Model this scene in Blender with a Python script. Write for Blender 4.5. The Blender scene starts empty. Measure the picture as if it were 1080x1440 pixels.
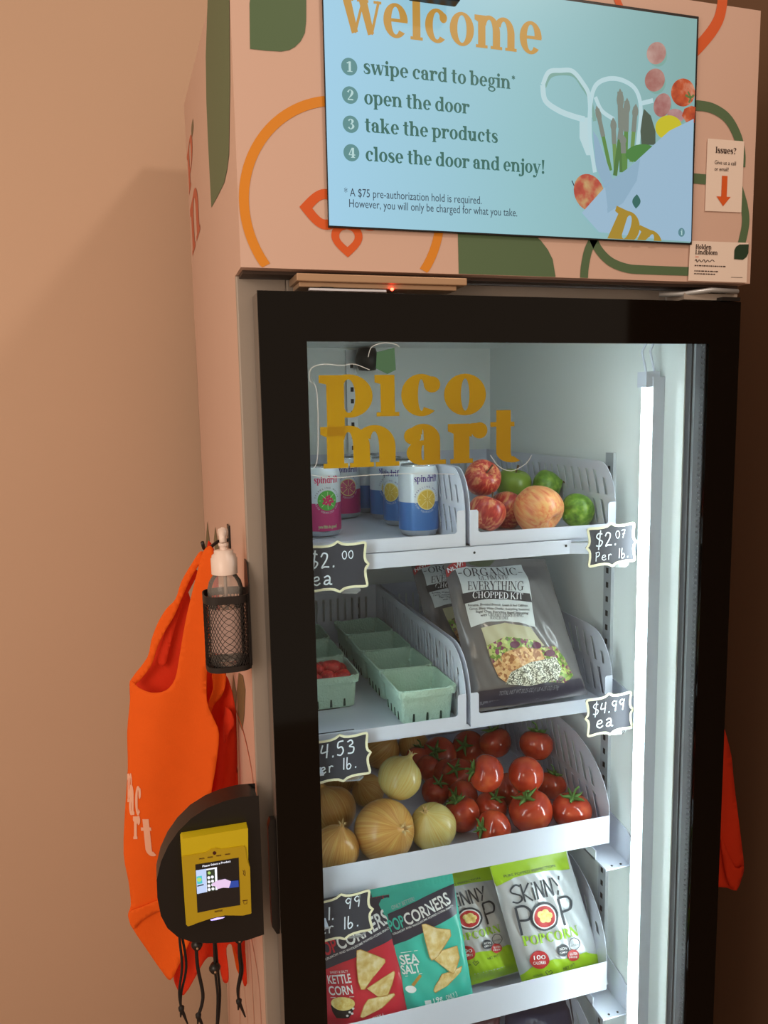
import bpy, bmesh, math, random
from mathutils import Vector, Matrix, Euler
from mathutils.geometry import tessellate_polygon, delaunay_2d_cdt
random.seed(7)
PI = math.pi
SC = bpy.context.scene
COL = SC.collection

# ------------------------------------------------------------------ camera
FOC, YAW, PITCH, ROLL = 1109.65, 0.286487, -0.1287, -0.018597
CAM = Vector((-0.13208, -0.96369, 1.65661))
FWD = Vector((math.sin(YAW)*math.cos(PITCH), math.cos(YAW)*math.cos(PITCH), math.sin(PITCH)))
_r = Vector((math.cos(YAW), -math.sin(YAW), 0)); _u = _r.cross(FWD)
RGT = _r*math.cos(ROLL)+_u*math.sin(ROLL); UPV = _u*math.cos(ROLL)-_r*math.sin(ROLL)
cd = bpy.data.cameras.new('camera'); cam = bpy.data.objects.new('camera', cd); COL.objects.link(cam)
cd.sensor_fit = 'VERTICAL'; cd.sensor_height = 36; cd.lens = FOC/1440*36; cd.clip_start = .02
m3 = Matrix((RGT, UPV, -FWD)).transposed(); cam.matrix_world = Matrix.Translation(CAM) @ m3.to_4x4()
SC.camera = cam
# ------------------------------------------------------------------ world, lights, exposure
SC.view_settings.view_transform = 'Standard'; SC.view_settings.look = 'None'
SC.view_settings.gamma = 1; SC.view_settings.use_curve_mapping = False
SC.view_settings.exposure = 0.0
w = bpy.data.worlds.new('world'); SC.world = w; w.use_nodes = True
w.node_tree.nodes['Background'].inputs[0].default_value = (1.0, .75, .55, 1)
w.node_tree.nodes['Background'].inputs[1].default_value = 0.62

def area(name, loc, target, size, power, col):
    l = bpy.data.lights.new(name, 'AREA'); l.energy = power; l.size = size; l.color = col
    o = bpy.data.objects.new(name, l); COL.objects.link(o); o.location = loc
    o.rotation_euler = (Vector(target)-Vector(loc)).to_track_quat('-Z', 'Y').to_euler(); return o
area('fill_light_left', (-1.15, -1.1, 1.9), (-.35, .9, 1.0), .9, 12.5, (1.0, .80, .65))  # left light lowered to head height as added fill for the lower wall
area('ceiling_light_right', (1.25, -1.65, 3.5), (0, .9, 1.8), .22, 15, (1.0, .80, .66))

# ------------------------------------------------------------------ helpers
def ray(px, py): return FWD+RGT*((px-540)/FOC)+UPV*((720-py)/FOC)
def PY(px, py, Y): d = ray(px, py); return CAM+d*((Y-CAM.y)/d.y)     # where a sight line meets the plane y = Y
def PX(px, py, X): d = ray(px, py); return CAM+d*((X-CAM.x)/d.x)
def PZ(px, py, Z): d = ray(px, py); return CAM+d*((Z-CAM.z)/d.z)
def pxm(P): return (Vector(P)-CAM).dot(FWD)/FOC                     # metres per pixel at P

def lin(c): return c/12.92 if c <= .04045 else ((c+.055)/1.055)**2.4
def rgb(r, g, b): return (lin(r/255), lin(g/255), lin(b/255), 1)
MATS = {}
def mat(name, c, rough=.55, metal=0, var=.06, scale=30, bump=0, bscale=200, emit=0, spec=.5, coat=0, trans=0):
    if name in MATS: return MATS[name]
    m = bpy.data.materials.new(name); m.use_nodes = True; MATS[name] = m
    nt = m.node_tree; b = nt.nodes['Principled BSDF']; N = nt.nodes.new; L = nt.links.new
    tc = N('ShaderNodeTexCoord')
    b.inputs['Roughness'].default_value = rough; b.inputs['Metallic'].default_value = metal
    b.inputs['Specular IOR Level'].default_value = spec; b.inputs['Coat Weight'].default_value = coat
    b.inputs['Transmission Weight'].default_value = trans
    b.inputs['Base Color'].default_value = c
    if var:
        n = N('ShaderNodeTexNoise'); n.inputs['Scale'].default_value = scale; n.inputs['Detail'].default_value = 3
        L(tc.outputs['Object'], n.inputs['Vector'])
        mr = N('ShaderNodeMapRange'); mr.inputs['To Min'].default_value = 1-var; mr.inputs['To Max'].default_value = 1+var
        L(n.outputs['Fac'], mr.inputs['Value'])
        mx = N('ShaderNodeVectorMath'); mx.operation = 'SCALE'; mx.inputs[0].default_value = c[:3]
        L(mr.outputs[0], mx.inputs['Scale']); L(mx.outputs[0], b.inputs['Base Color'])
    if bump:
        n2 = N('ShaderNodeTexNoise'); n2.inputs['Scale'].default_value = bscale; L(tc.outputs['Object'], n2.inputs['Vector'])
        bp = N('ShaderNodeBump'); bp.inputs['Strength'].default_value = bump; bp.inputs['Distance'].default_value = .004
        L(n2.outputs['Fac'], bp.inputs['Height']); L(bp.outputs[0], b.inputs['Normal'])
    if emit:
        b.inputs['Emission Color'].default_value = c; b.inputs['Emission Strength'].default_value = emit
    return m
def ramp_mat(name, stops, mapscale=(1, 1, 1), scale=8, rough=.4, detail=4, kind='noise', coat=0, bump=0, dist=0, emit=0):
    """a procedural colour-ramp material over noise or voronoi in object space"""
    if name in MATS: return MATS[name]
    m = bpy.data.materials.new(name); m.use_nodes = True; MATS[name] = m
    nt = m.node_tree; b = nt.nodes['Principled BSDF']; N = nt.nodes.new; L = nt.links.new
    tc = N('ShaderNodeTexCoord'); mp = N('ShaderNodeMapping'); mp.inputs['Scale'].default_value = mapscale
    L(tc.outputs['Object'], mp.inputs['Vector'])
    if kind == 'noise':
        n = N('ShaderNodeTexNoise'); n.inputs['Detail'].default_value = detail; n.inputs['Distortion'].default_value = dist; out = n.outputs['Fac']
    else:
        n = N('ShaderNodeTexVoronoi'); out = None
    n.inputs['Scale'].default_value = scale; L(mp.outputs[0], n.inputs['Vector'])
    if out is None:
        sp = N('ShaderNodeSeparateColor'); L(n.outputs['Color'], sp.inputs[0]); out = sp.outputs[0]
    cr = N('ShaderNodeValToRGB'); L(out, cr.inputs[0])
    el = cr.color_ramp.elements
    while len(el) < len(stops): el.new(.5)
    for e, (p, c) in zip(el, stops): e.position = p; e.color = c
    L(cr.outputs[0], b.inputs['Base Color']); b.inputs['Roughness'].default_value = rough; b.inputs['Coat Weight'].default_value = coat
    if emit: nt.links.remove(b.inputs['Base Color'].links[0]); L(cr.outputs[0], b.inputs['Emission Color']); b.inputs['Emission Strength'].default_value = emit; b.inputs['Base Color'].default_value = (0, 0, 0, 1)
    if bump:
        bp = N('ShaderNodeBump'); bp.inputs['Strength'].default_value = bump; bp.inputs['Distance'].default_value = .003
        L(out, bp.inputs['Height']); L(bp.outputs[0], b.inputs['Normal'])
    return m
def emis(name, c, s=1.0):
    if name in MATS: return MATS[name]
    m = bpy.data.materials.new(name); m.use_nodes = True; MATS[name] = m
    b = m.node_tree.nodes['Principled BSDF']; b.inputs['Base Color'].default_value = (.01, .01, .01, 1); b.inputs['Roughness'].default_value = .35
    b.inputs['Emission Color'].default_value = c; b.inputs['Emission Strength'].default_value = s
    return m
def clear(name, tint, refl_ior=1.45, rough=.02, op=0.0, opc=(1, 1, 1, 1)):
    """thin clear film or pane: see-through with a fresnel gloss, optionally a share of diffuse"""
    if name in MATS: return MATS[name]
    m = bpy.data.materials.new(name); m.use_nodes = True; MATS[name] = m
    nt = m.node_tree; N = nt.nodes.new; L = nt.links.new; nt.nodes.clear()
    out = N('ShaderNodeOutputMaterial'); t = N('ShaderNodeBsdfTransparent'); t.inputs[0].default_value = tint
    g = N('ShaderNodeBsdfGlossy'); g.inputs['Roughness'].default_value = rough
    f = N('ShaderNodeFresnel'); f.inputs[0].default_value = refl_ior
    base = t.outputs[0]
    if op:
        d = N('ShaderNodeBsdfDiffuse'); d.inputs[0].default_value = opc
        mm = N('ShaderNodeMixShader'); mm.inputs[0].default_value = op; L(t.outputs[0], mm.inputs[1]); L(d.outputs[0], mm.inputs[2]); base = mm.outputs[0]
    mx = N('ShaderNodeMixShader'); L(f.outputs[0], mx.inputs[0]); L(base, mx.inputs[1]); L(g.outputs[0], mx.inputs[2])
    L(mx.outputs[0], out.inputs[0]); return m

class MB:
    """collects shapes with several materials and links them as one mesh object"""
    def __init__(s): s.v = []; s.f = []; s.fm = []; s.sm = []; s.mats = []
    def mi(s, m):
        if m not in s.mats: s.mats.append(m)
        return s.mats.index(m)
    def add(s, vs, fs, m, smooth=False):
        o = len(s.v); s.v += [Vector(v) for v in vs]; k = s.mi(m)
        for f in fs: s.f.append([o+i for i in f]); s.fm.append(k); s.sm.append(smooth)
        return s
    def box(s, x0, y0, z0, x1, y1, z1, m):
        vs = [(x, y, z) for x in (x0, x1) for y in (y0, y1) for z in (z0, z1)]
        return s.add(vs, [(0, 1, 3, 2), (4, 6, 7, 5), (0, 4, 5, 1), (2, 3, 7, 6), (0, 2, 6, 4), (1, 5, 7, 3)], m)
    def quad(s, a, b, c, d, m): return s.add([a, b, c, d], [(0, 1, 2, 3)], m)
    def lathe(s, prof, m, M=Matrix(), seg=32, smooth=True, fx=None):
        vs = []; n = len(prof)
        for i in range(seg):
            a = 2*PI*i/seg
            for j, (r, z) in enumerate(prof):
                k = fx(a, j/(n-1)) if fx else 1
                vs.append(M @ Vector((r*k*math.cos(a), r*k*math.sin(a), z)))
        fs = [(i*n+j, ((i+1) % seg)*n+j, ((i+1) % seg)*n+j+1, i*n+j+1) for i in range(seg) for j in range(n-1)]
        return s.add(vs, fs, m, smooth)
    def tube(s, pts, r, m, seg=8, cap=True, closed=False):
        pts = [Vector(p) for p in pts]; n = len(pts); vs = []
        rr = r if isinstance(r, (list, tuple)) else [r]*n
        up = Vector((0, 0, 1)); prev = None
        for i, p in enumerate(pts):
            if closed: t = pts[(i+1) % n]-pts[i-1]
            else: t = pts[min(i+1, n-1)]-pts[max(i-1, 0)]
            t.normalize()
            if prev is None:
                a = t.cross(up)
                if a.length < .05: a = t.cross(Vector((1, 0, 0)))
            else: a = prev-t*prev.dot(t)
            a.normalize(); prev = a; b = t.cross(a)
            for k in range(seg):
                q = 2*PI*k/seg; vs.append(p+(a*math.cos(q)+b*math.sin(q))*rr[i])
        fs = []
        for i in range(n if closed else n-1):
            j = (i+1) % n
            for k in range(seg): fs.append((i*seg+k, i*seg+(k+1) % seg, j*seg+(k+1) % seg, j*seg+k))
        if cap and not closed: fs += [tuple(range(seg)), tuple(range((n-1)*seg, n*seg))]
        return s.add(vs, fs, m, True)
    def prism(s, pts, d, m, msides=None):
        """extrude a planar outline (3D points) along vector d"""
        n = len(pts); pts = [Vector(p) for p in pts]; d = Vector(d)
        tr = tessellate_polygon([pts])
        s.add(pts, tr, m); s.add([p+d for p in pts], tr, m)
        return s.add(pts+[p+d for p in pts], [(i, (i+1) % n, n+(i+1) % n, n+i) for i in range(n)], msides or m)
    def poly(s, outer, fn, m, holes=()):
        """flat outline (2D) with holes, mapped by fn(u, v) -> point"""
        loops = [[Vector((a, b, 0)) for a, b in L] for L in (outer,)+tuple(holes)]
        flat = [p for L in loops for p in L]
        return s.add([fn(p.x, p.y) for p in flat], tessellate_polygon(loops), m)
    def fill(s, outer, fn, m, step, smooth=True):
        """outline filled with a fine net of triangles, mapped by fn"""
        vs, fs = net(outer, step); return s.add([fn(a, b) for a, b in vs], fs, m, smooth)
    def strips(s, polys, fn, m):
        for vs, fs in polys: s.add([fn(a, b) for a, b in vs], fs, m)
        return s
    def build(s, name, parent=None, origin=None, bevel=0, solid=0, sub=0, kind=None, loc=None, offset=0):
        org = Vector(origin) if origin is not None else (root_loc(parent) if parent else Vector((0, 0, 0)))
        me = bpy.data.meshes.new(name); me.from_pydata([v-org for v in s.v], [], s.f); 
        for m in s.mats: me.materials.append(m)
        me.polygons.foreach_set('material_index', s.fm); me.polygons.foreach_set('use_smooth', s.sm); me.update()
        o = bpy.data.objects.new(name, me); COL.objects.link(o)
        if parent: o.parent = parent; o.location = org-root_loc(parent)
        else: o.location = loc if loc is not None else org
        if bevel:
            b = o.modifiers.new('bevel', 'BEVEL'); b.width = bevel; b.segments = 3; b.limit_method = 'ANGLE'; b.angle_limit = .7
        if solid: q = o.modifiers.new('thick', 'SOLIDIFY'); q.thickness = solid; q.offset = offset
        if sub: q = o.modifiers.new('sub', 'SUBSURF'); q.levels = q.render_levels = sub
        if kind: o['kind'] = kind
        return o
def root_loc(o):
    l = Vector(o.location)
    while o.parent: o = o.parent; l += Vector(o.location)
    return l
def net(outer, step):
    n = len(outer); vs = [Vector(p) for p in outer]
    # densify the border
    B = []
    for i in range(n):
        a, b = vs[i], vs[(i+1) % n]; k = max(1, int((b-a).length/step))
        B += [a+(b-a)*(j/k) for j in range(k)]
    x0 = min(p.x for p in B); x1 = max(p.x for p in B); y0 = min(p.y for p in B); y1 = max(p.y for p in B)
    pts = list(B); m = len(B)
    def inside(q):
        c = False; j = m-1
        for i in range(m):
            if (B[i].y > q.y) != (B[j].y > q.y) and q.x < (B[j].x-B[i].x)*(q.y-B[i].y)/(B[j].y-B[i].y)+B[i].x: c = not c
            j = i
        return c
    y = y0+step*.5
    while y < y1:
        x = x0+step*.5
        while x < x1:
            q = Vector((x, y))
            if inside(q) and min((q-b).length_squared for b in B) > (step*.4)**2: pts.append(q)
            x += step
        y += step
    r = delaunay_2d_cdt(pts, [], [list(range(m))], 1, 1e-7)
    return [(v.x, v.y) for v in r[0]], [tuple(f) for f in r[2]]
def tag(o, label, cat, group=None, kind=None):
    if label: o['label'] = label
    if cat: o['category'] = cat
    if group: o['group'] = group
    if kind: o['kind'] = kind
    return o
def thing(name, label, cat, loc, group=None):
    o = bpy.data.objects.new(name, None); COL.objects.link(o); o.location = loc; o.empty_display_size = .02
    return tag(o, label, cat, group)
def dup(root, loc, rot=None, scale=None, label=None, group=None):
    r = root.copy(); COL.objects.link(r); r.location = loc
    if rot is not None: r.rotation_euler = rot
    if scale is not None: r.scale = (scale,)*3 if not isinstance(scale, (tuple, list)) else scale
    if label: r['label'] = label
    if group: r['group'] = group
    for ch in list(root.children):
        c = ch.copy(); COL.objects.link(c); c.parent = r
        for g in ch.children:
            d = g.copy(); COL.objects.link(d); d.parent = c
    return r

# ------------------------------------------------------------------ lettering
def catmull(pts, k=6, closed=False):
    n = len(pts); out = []
    for i in range(n if closed else n-1):
        g = lambda j: pts[j % n] if closed else pts[max(0, min(n-1, j))]
        p0, p1, p2, p3 = g(i-1), g(i), g(i+1), g(i+2)
        for t in range(k):
            t /= k
            out.append(tuple(.5*(2*b+(c-a)*t+(2*a-5*b+4*c-d)*t*t+(3*b-a-3*c+d)*t**3) for a, b, c, d in zip(p0, p1, p2, p3)))
    if not closed: out.append(tuple(pts[-1]))
    return out
def ribbon(pts, w=None, closed=False, smooth=6):
    """a flat stroke; points (x, y, width) or (x, y) with width w -> (verts, faces)"""
    P = [(p[0], p[1], p[2] if len(p) > 2 else w) for p in pts]
    if smooth and len(P) > 2: P = catmull(P, smooth, closed)
    n = len(P); vs = []; fs = []
    for i in range(n):
        a = P[(i-1) % n] if closed else P[max(i-1, 0)]; b = P[(i+1) % n] if closed else P[min(i+1, n-1)]
        tx, ty = b[0]-a[0], b[1]-a[1]; l = math.hypot(tx, ty) or 1; nx, ny = -ty/l, tx/l; h = P[i][2]/2
        vs += [(P[i][0]+nx*h, P[i][1]+ny*h), (P[i][0]-nx*h, P[i][1]-ny*h)]
    for i in range(n if closed else n-1):
        j = (i+1) % n; fs.append((2*i, 2*i+1, 2*j+1, 2*j))
    return vs, fs
def union(polys):
    """merge overlapping flat shapes into one clean set of triangles"""
    V = []; F = []
    for vs, fs in polys:
        o = len(V); V += [Vector(v) for v in vs]
        for f in [t for g_ in fs for t in ([g_] if len(g_) != 4 else [(g_[0], g_[1], g_[2]), (g_[0], g_[2], g_[3])])]:
            P = [vs[i] for i in f]; ar = sum(P[i][0]*P[(i+1) % len(P)][1]-P[(i+1) % len(P)][0]*P[i][1] for i in range(len(P)))
            if abs(ar) < 1e-9: continue
            F.append([o+i for i in (f if ar > 0 else f[::-1])])
    r = delaunay_2d_cdt(V, [], F, 0, 1e-6)
    return [(v.x, v.y) for v in r[0]], [tuple(f) for f, og in zip(r[2], r[5]) if og]
def Rq(x0, y0, x1, y1): return [(x0, y0), (x1, y0), (x1, y1), (x0, y1)], [(0, 1, 2, 3)]
def Arc(cx, cy, rx, ry, th, tv, a0=0, a1=360, n=28):
    vs = []; fs = []
    for i in range(n+1):
        a = math.radians(a0+(a1-a0)*i/n); c, s_ = math.cos(a), math.sin(a)
        vs += [(cx+rx*c, cy+ry*s_), (cx+(rx-th)*c, cy+(ry-tv)*s_)]
    for i in range(n): fs.append((2*i, 2*i+1, 2*i+3, 2*i+2))
    return vs, fs
def Disc(cx, cy, r, ry=None, n=20):
    ry = ry or r
    return [(cx+r*math.cos(2*PI*i/n), cy+ry*math.sin(2*PI*i/n)) for i in range(n)], [tuple(range(n))]
def ellipse(cx, cy, rx, ry, rot=0, n=28, egg=0):
    out = []
    for i in range(n):
        a = 2*PI*i/n; x = rx*math.cos(a)*(1+egg*math.sin(a)); y = ry*math.sin(a)
        out.append((cx+x*math.cos(rot)-y*math.sin(rot), cy+x*math.sin(rot)+y*math.cos(rot)))
    return out
def glyphs(S, T):
    """slab serif letters, x height 1; S stem width, T hairline"""
    G = {}; F = T*.95; e = .09
    def st(x, y0, y1): return Rq(x, y0, x+S, y1)
    def ft(x): return Rq(x-e, 0, x+S+e, F)
    def hd(x, y): return ([(x-e*1.6, y-F*1.6), (x, y-F*2.2), (x+S, y), (x-e*1.6, y)], [(0, 1, 2, 3)])
    def arch(x, wd): return [Arc(x+wd/2, .5, wd/2+S*.5, .52, S, T*1.3, 0, 150), Rq(x+wd/2+wd/2-S*.5, 0, x+wd+S*.5, .5)]
    r = .52
    G['a'] = ([Arc(.42, .62, .42, .40, S, T*1.1, 0, 150), Disc(.17, .72, S*.52), st(.84-S, 0, .63), Rq(.8, 0, .98, F), Arc(.42, .30, .40, .31, S*.9, T, 70, 300), ribbon([(.40, .05, T), (.6, .12, T), (.72, .3, T)]), ribbon([(.45, .58, T), (.7, .56, T)])], 1.0)
    G['b'] = ([st(.08, 0, 1.45), hd(.08, 1.45), Arc(.56, .5, .5, r, S, T, -150, 150)], 1.1)
    G['c'] = ([Arc(.5, .5, .48, r, S, T*1.1, 48, 312), Disc(.76, .76, S*.5)], .95)
    G['d'] = ([Arc(.5, .5, .48, r, S, T, 40, 320), st(.72, 0, 1.45), hd(.72, 1.45), Rq(.72, 0, .72+S+e, F)], 1.15)
    G['e'] = ([Arc(.5, .5, .48, r, S, T*1.1, 0, 318), Rq(.2, .46, .97, .46+T)], 1.0)
    G['f'] = ([st(.15, 0, 1.1), ft(.15), Rq(0, .9, .65, .9+T), Arc(.47, 1.1, .32, .36, S, T, 20, 180), Disc(.72, 1.3, S*.45)], .7)
    G['g'] = ([Arc(.44, .62, .4, .4, S*.85, T, 0, 360), Arc(.48, -.2, .46, .27, S*.6, T, 0, 360), ribbon([(.25, .3, T), (.18, .15, T*1.4), (.35, .06, S*.6), (.7, .0, S*.6)]), Rq(.7, .86, 1.0, .99)], 1.0)
    G['h'] = ([st(.1, 0, 1.45), hd(.1, 1.45), ft(.1)]+arch(.1+S*.5, .66)+[ft(.76)], 1.2)
    G['i'] = ([st(.12, 0, 1), hd(.12, 1), ft(.12), Disc(.12+S/2, 1.28, S*.55)], .12*2+S)
    G['j'] = ([st(.14, -.15, 1), hd(.14, 1), Disc(.14+S/2, 1.28, S*.55), Arc(-.02, -.12, .16+S, .33, S, T, -110, 0), Disc(-.12, -.32, S*.45)], .2+S)
    G['k'] = ([st(.1, 0, 1.45), hd(.1, 1.45), ft(.1), ribbon([(.1+S, .42, T), (.85, .95, T)], smooth=0), ribbon([(.5, .62, S*.95), (.92, .04, S)], smooth=0), Rq(.62, .9, 1.02, 1.0), Rq(.68, 0, 1.14, F)], 1.15)
    G['l'] = ([st(.12, 0, 1.45), hd(.12, 1.45), ft(.12)], .12*2+S)
    G['m'] = ([st(.1, 0, 1), hd(.1, 1), ft(.1)]+arch(.1+S*.5, .62)+[ft(.72)]+arch(.72+S*.5, .62)+[ft(1.34)], 1.8)
    G['n'] = ([st(.1, 0, 1), hd(.1, 1), ft(.1)]+arch(.1+S*.5, .66)+[ft(.76)], 1.2)
    G['o'] = ([Arc(.52, .5, .5, r, S, T, 0, 360)], 1.04)
    G['p'] = ([st(.1, -.45, 1), hd(.1, 1), Rq(.1-e, -.45, .1+S+e, -.45+F), Arc(.58, .5, .5, r, S, T, -150, 150)], 1.12)
    G['r'] = ([st(.1, 0, 1), hd(.1, 1), ft(.1), Arc(.62, .6, .38, .41, S*.8, T*1.2, 60, 165), Disc(.76, .82, S*.52)], .9)
    G['s'] = ([ribbon([(.72, .74, T), (.6, .93, T), (.4, .96, T*1.2), (.2, .84, S*.8), (.22, .64, S*.95), (.45, .5, S*1.05), (.64, .34, S*.95), (.62, .14, S*.8), (.4, .04, T*1.2), (.18, .08, T), (.06, .28, T)])], .82)
    G['t'] = ([st(.16, .2, 1.32), Rq(0, .9, .66, .9+T), Arc(.16+S*1.1, .26, S*1.1, .29, S, T*1.3, 180, 300)], .72)
    G['u'] = ([st(.1, .4, 1), hd(.1, 1), Arc(.1+.37+S*.0, .42, .37, .45, S, T*1.4, 180, 340), st(.68, 0, 1), hd(.68, 1), Rq(.68, 0, .68+S+e, F)], 1.15)
    G['w'] = ([ribbon([(.16, 1, S), (.46, 0, S*.8)], smooth=0), ribbon([(.46, 0, T), (.8, .98, T)], smooth=0), ribbon([(.78, 1, S), (1.08, 0, S*.8)], smooth=0), ribbon([(1.1, 0, T), (1.4, 1, T)], smooth=0), Rq(-.04, .92, .42, 1.0), Rq(.56, .92, 1.0, 1), Rq(1.2, .92, 1.5, 1)], 1.5)
    G['y'] = ([ribbon([(.16, 1, S), (.52, .04, S)], smooth=0), ribbon([(.9, 1, T), (.5, -.1, T), (.36, -.36, T*1.2), (.16, -.4, T)]), Disc(.14, -.33, S*.45), Rq(-.04, .92, .42, 1), Rq(.66, .92, 1.06, 1)], 1.05)
    G['!'] = ([([(.08, 1.45), (.08+S*1.1, 1.45), (.08+S*.75, .42), (.08+S*.35, .42)], [(0, 1, 2, 3)]), Disc(.08+S*.55, .14, S*.55)], .2+S)
    G['*'] = ([ribbon([(.3+.22*math.cos(a), 1.2+.22*math.sin(a), .1), (.3-.22*math.cos(a), 1.2-.22*math.sin(a), .1)], smooth=0) for a in (PI/2, PI/2+PI/3, PI/2-PI/3)], .6)
    H = 1.38
    def cs(x): return [st(x, 0, H), Rq(x-e, 0, x+S+e, F), Rq(x-e, H-F, x+S+e, H)]
    G['I'] = (cs(.12), .24+S); G['H'] = (cs(.12)+cs(.86)+[Rq(.12, .65, .9, .65+T)], 1.3)
    G['L'] = (cs(.12)+[Rq(.12, 0, .95, F), ([(.95, 0), (1.0, .42), (.9, .42), (.75, F), (.75, 0)], [(0, 1, 2, 3, 4)])], 1.05)
    G['E'] = (cs(.12)+[Rq(.12, 0, .9, F), Rq(.12, H-F, .88, H), Rq(.12, .66, .7, .66+T), Rq(.84, 0, .93, .38), Rq(.82, 1.02, .91, H), Rq(.64, .52, .72, .88)], 1.02)
    G['F'] = (cs(.12)+[Rq(.12, H-F, .88, H), Rq(.12, .66, .7, .66+T), Rq(.82, 1.02, .91, H)], .95)
    G['T'] = (cs(.42)+[Rq(0, H-F, .84+S, H), Rq(0, 1.0, .09, H), Rq(.75+S, 1.0, .84+S, H)], .9+S)
    G['O'] = ([Arc(.62, H/2, .6, H/2+.02, S, T, 0, 360)], 1.26)
    G['C'] = ([Arc(.62, H/2, .58, H/2+.02, S, T, 42, 318), Rq(.98, .95, 1.06, H)], 1.15)
    G['G'] = ([Arc(.62, H/2, .58, H/2+.02, S, T, 42, 318), Rq(.98, .95, 1.06, H), st(1.06-S, .05, .6), Rq(.72, .55, 1.2, .55+F)], 1.28)
    G['D'] = (cs(.12)+[Arc(.5, H/2, .65, H/2, S, T, -90, 90), Rq(.12, 0, .5, T), Rq(.12, H-T, .5, H)], 1.2)
    G['P'] = (cs(.12)+[Arc(.52, 1.0, .42, .38, S, T, -90, 90), Rq(.3, H-T, .55, H), Rq(.3, .62, .55, .62+T)], 1.0)
    G['R'] = (cs(.12)+[Arc(.52, 1.02, .42, .36, S, T, -90, 90), Rq(.3, H-T, .55, H), Rq(.3, .66, .55, .66+T), ribbon([(.6, .66, S), (1.02, .02, S)], smooth=0)], 1.15)
    G['N'] = ([Rq(.12, 0, .12+T, H), Rq(1.0, 0, 1.0+T, H), ribbon([(.16, H, S), (1.04, 0, S)], smooth=0), Rq(0, 0, .4, F), Rq(0, H-F, .3, H), Rq(.86, H-F, 1.26, H)], 1.28)
    G['M'] = ([Rq(.12, 0, .12+T, H), st(1.2, 0, H), ribbon([(.18, H, S), (.7, 0, S)], smooth=0), ribbon([(1.3, H, T), (.7, 0, T)], smooth=0), Rq(0, 0, .4, F), Rq(1.1, 0, 1.3+S, F), Rq(0, H-F, .3, H), Rq(1.2, H-F, 1.3+S, H)], 1.4+S)
    G['A'] = ([ribbon([(.5, H, S), (.98, 0, S)], smooth=0), ribbon([(.5, H, T), (.1, 0, T)], smooth=0), Rq(.25, .42, .85, .42+T), Rq(-.04, 0, .32, F), Rq(.74, 0, 1.22, F)], 1.16)
    G['V'] = ([ribbon([(.15, H, S), (.58, 0, S)], smooth=0), ribbon([(.98, H, T), (.58, 0, T)], smooth=0), Rq(-.06, H-F, .4, H), Rq(.78, H-F, 1.14, H)], 1.1)
    G['Y'] = ([ribbon([(.15, H, S), (.6, .6, S)], smooth=0), ribbon([(1.05, H, T), (.6, .6, T)], smooth=0), st(.6-S/2, 0, .66), Rq(.36, 0, .84, F), Rq(-.06, H-F, .4, H), Rq(.86, H-F, 1.2, H)], 1.14)
    G['U'] = ([st(.1, .45, H), Arc(.56, .5, .46, .52, S, T*1.1, 180, 360), Rq(1.02-T, .5, 1.02, H), Rq(0, H-F, .48, H), Rq(.82, H-F, 1.18, H)], 1.14)
    G['K'] = (cs(.12)+[ribbon([(.3, .55, T), (1.0, H, T)], smooth=0), ribbon([(.5, .8, S), (1.02, 0, S)], smooth=0), Rq(.74, 0, 1.26, F), Rq(.8, H-F, 1.18, H)], 1.2)
    G['?'] = ([ribbon([(.1, 1.1, S*.8), (.25, 1.35, T), (.5, 1.38, T), (.72, 1.15, S), (.6, .85, S*.7), (.42, .7, T), (.4, .42, T)]), Disc(.42, .14, S*.5)], .85)
    G['1'] = ([st(.3, 0, 1.3), Rq(.1, 0, .5+S, F), ribbon([(.3, 1.2, T*1.4), (.05, 1.05, T*1.4)], smooth=0)], .8)
    G['2'] = ([ribbon([(.1, 1.0, S*.8), (.3, 1.28, T), (.55, 1.28, T*1.2), (.72, 1.0, S), (.55, .65, S*.8), (.3, .35, T), (.12, .1, T)]), Rq(.06, 0, .82, T*1.7)], .9)
    G['3'] = ([ribbon([(.1, 1.08, S*.7), (.35, 1.3, T), (.66, 1.08, S), (.5, .74, T*1.2), (.35, .7, T)]), ribbon([(.35, .7, T), (.55, .68, T*1.2), (.74, .38, S), (.4, .03, T), (.08, .25, S*.7)])], .88)
    G['4'] = ([st(.45, 0, 1.3), Rq(.02, .32, .92, .32+T*1.2), ribbon([(.5, 1.28, T*1.2), (.05, .38, T*1.2)], smooth=0), Rq(.32, 0, .58+S, F)], .95)
    return {k: ([union(p)], w_) for k, (p, w_) in G.items()}
SERIF = glyphs(.31, .10); ROMAN = glyphs(.20, .065)
def serif(text, font=None, track=.05):
    font = font or SERIF; out = []; x = 0
    for ch in text:
        if ch == ' ': x += .42; continue
        polys, adv = font[ch]
        for vs, fs in polys: out.append(([(a+x, b) for a, b in vs], fs))
        x += adv+track
    return out, x-track
_fc = {}
def sans(text, bold=0.0):
    """built-in sans face as flat outlines; returns strips and width, cap height about .7"""
    k = (text, bold)
    if k not in _fc:
        c = bpy.data.curves.new('t', 'FONT'); c.body = text; c.offset = bold; c.resolution_u = 3; c.fill_mode = 'FRONT'
        o = bpy.data.objects.new('t', c); COL.objects.link(o)
        dg = bpy.context.evaluated_depsgraph_get(); me = bpy.data.meshes.new_from_object(o.evaluated_get(dg))
        vs = [(v.co.x, v.co.y) for v in me.vertices]; fs = [tuple(p.vertices) for p in me.polygons]
        bpy.data.objects.remove(o); bpy.data.curves.remove(c); bpy.data.meshes.remove(me)
        x0 = min(v[0] for v in vs); x1 = max(v[0] for v in vs)
        _fc[k] = ([([(a-x0, b) for a, b in vs], fs)], x1-x0)
    return _fc[k]
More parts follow.
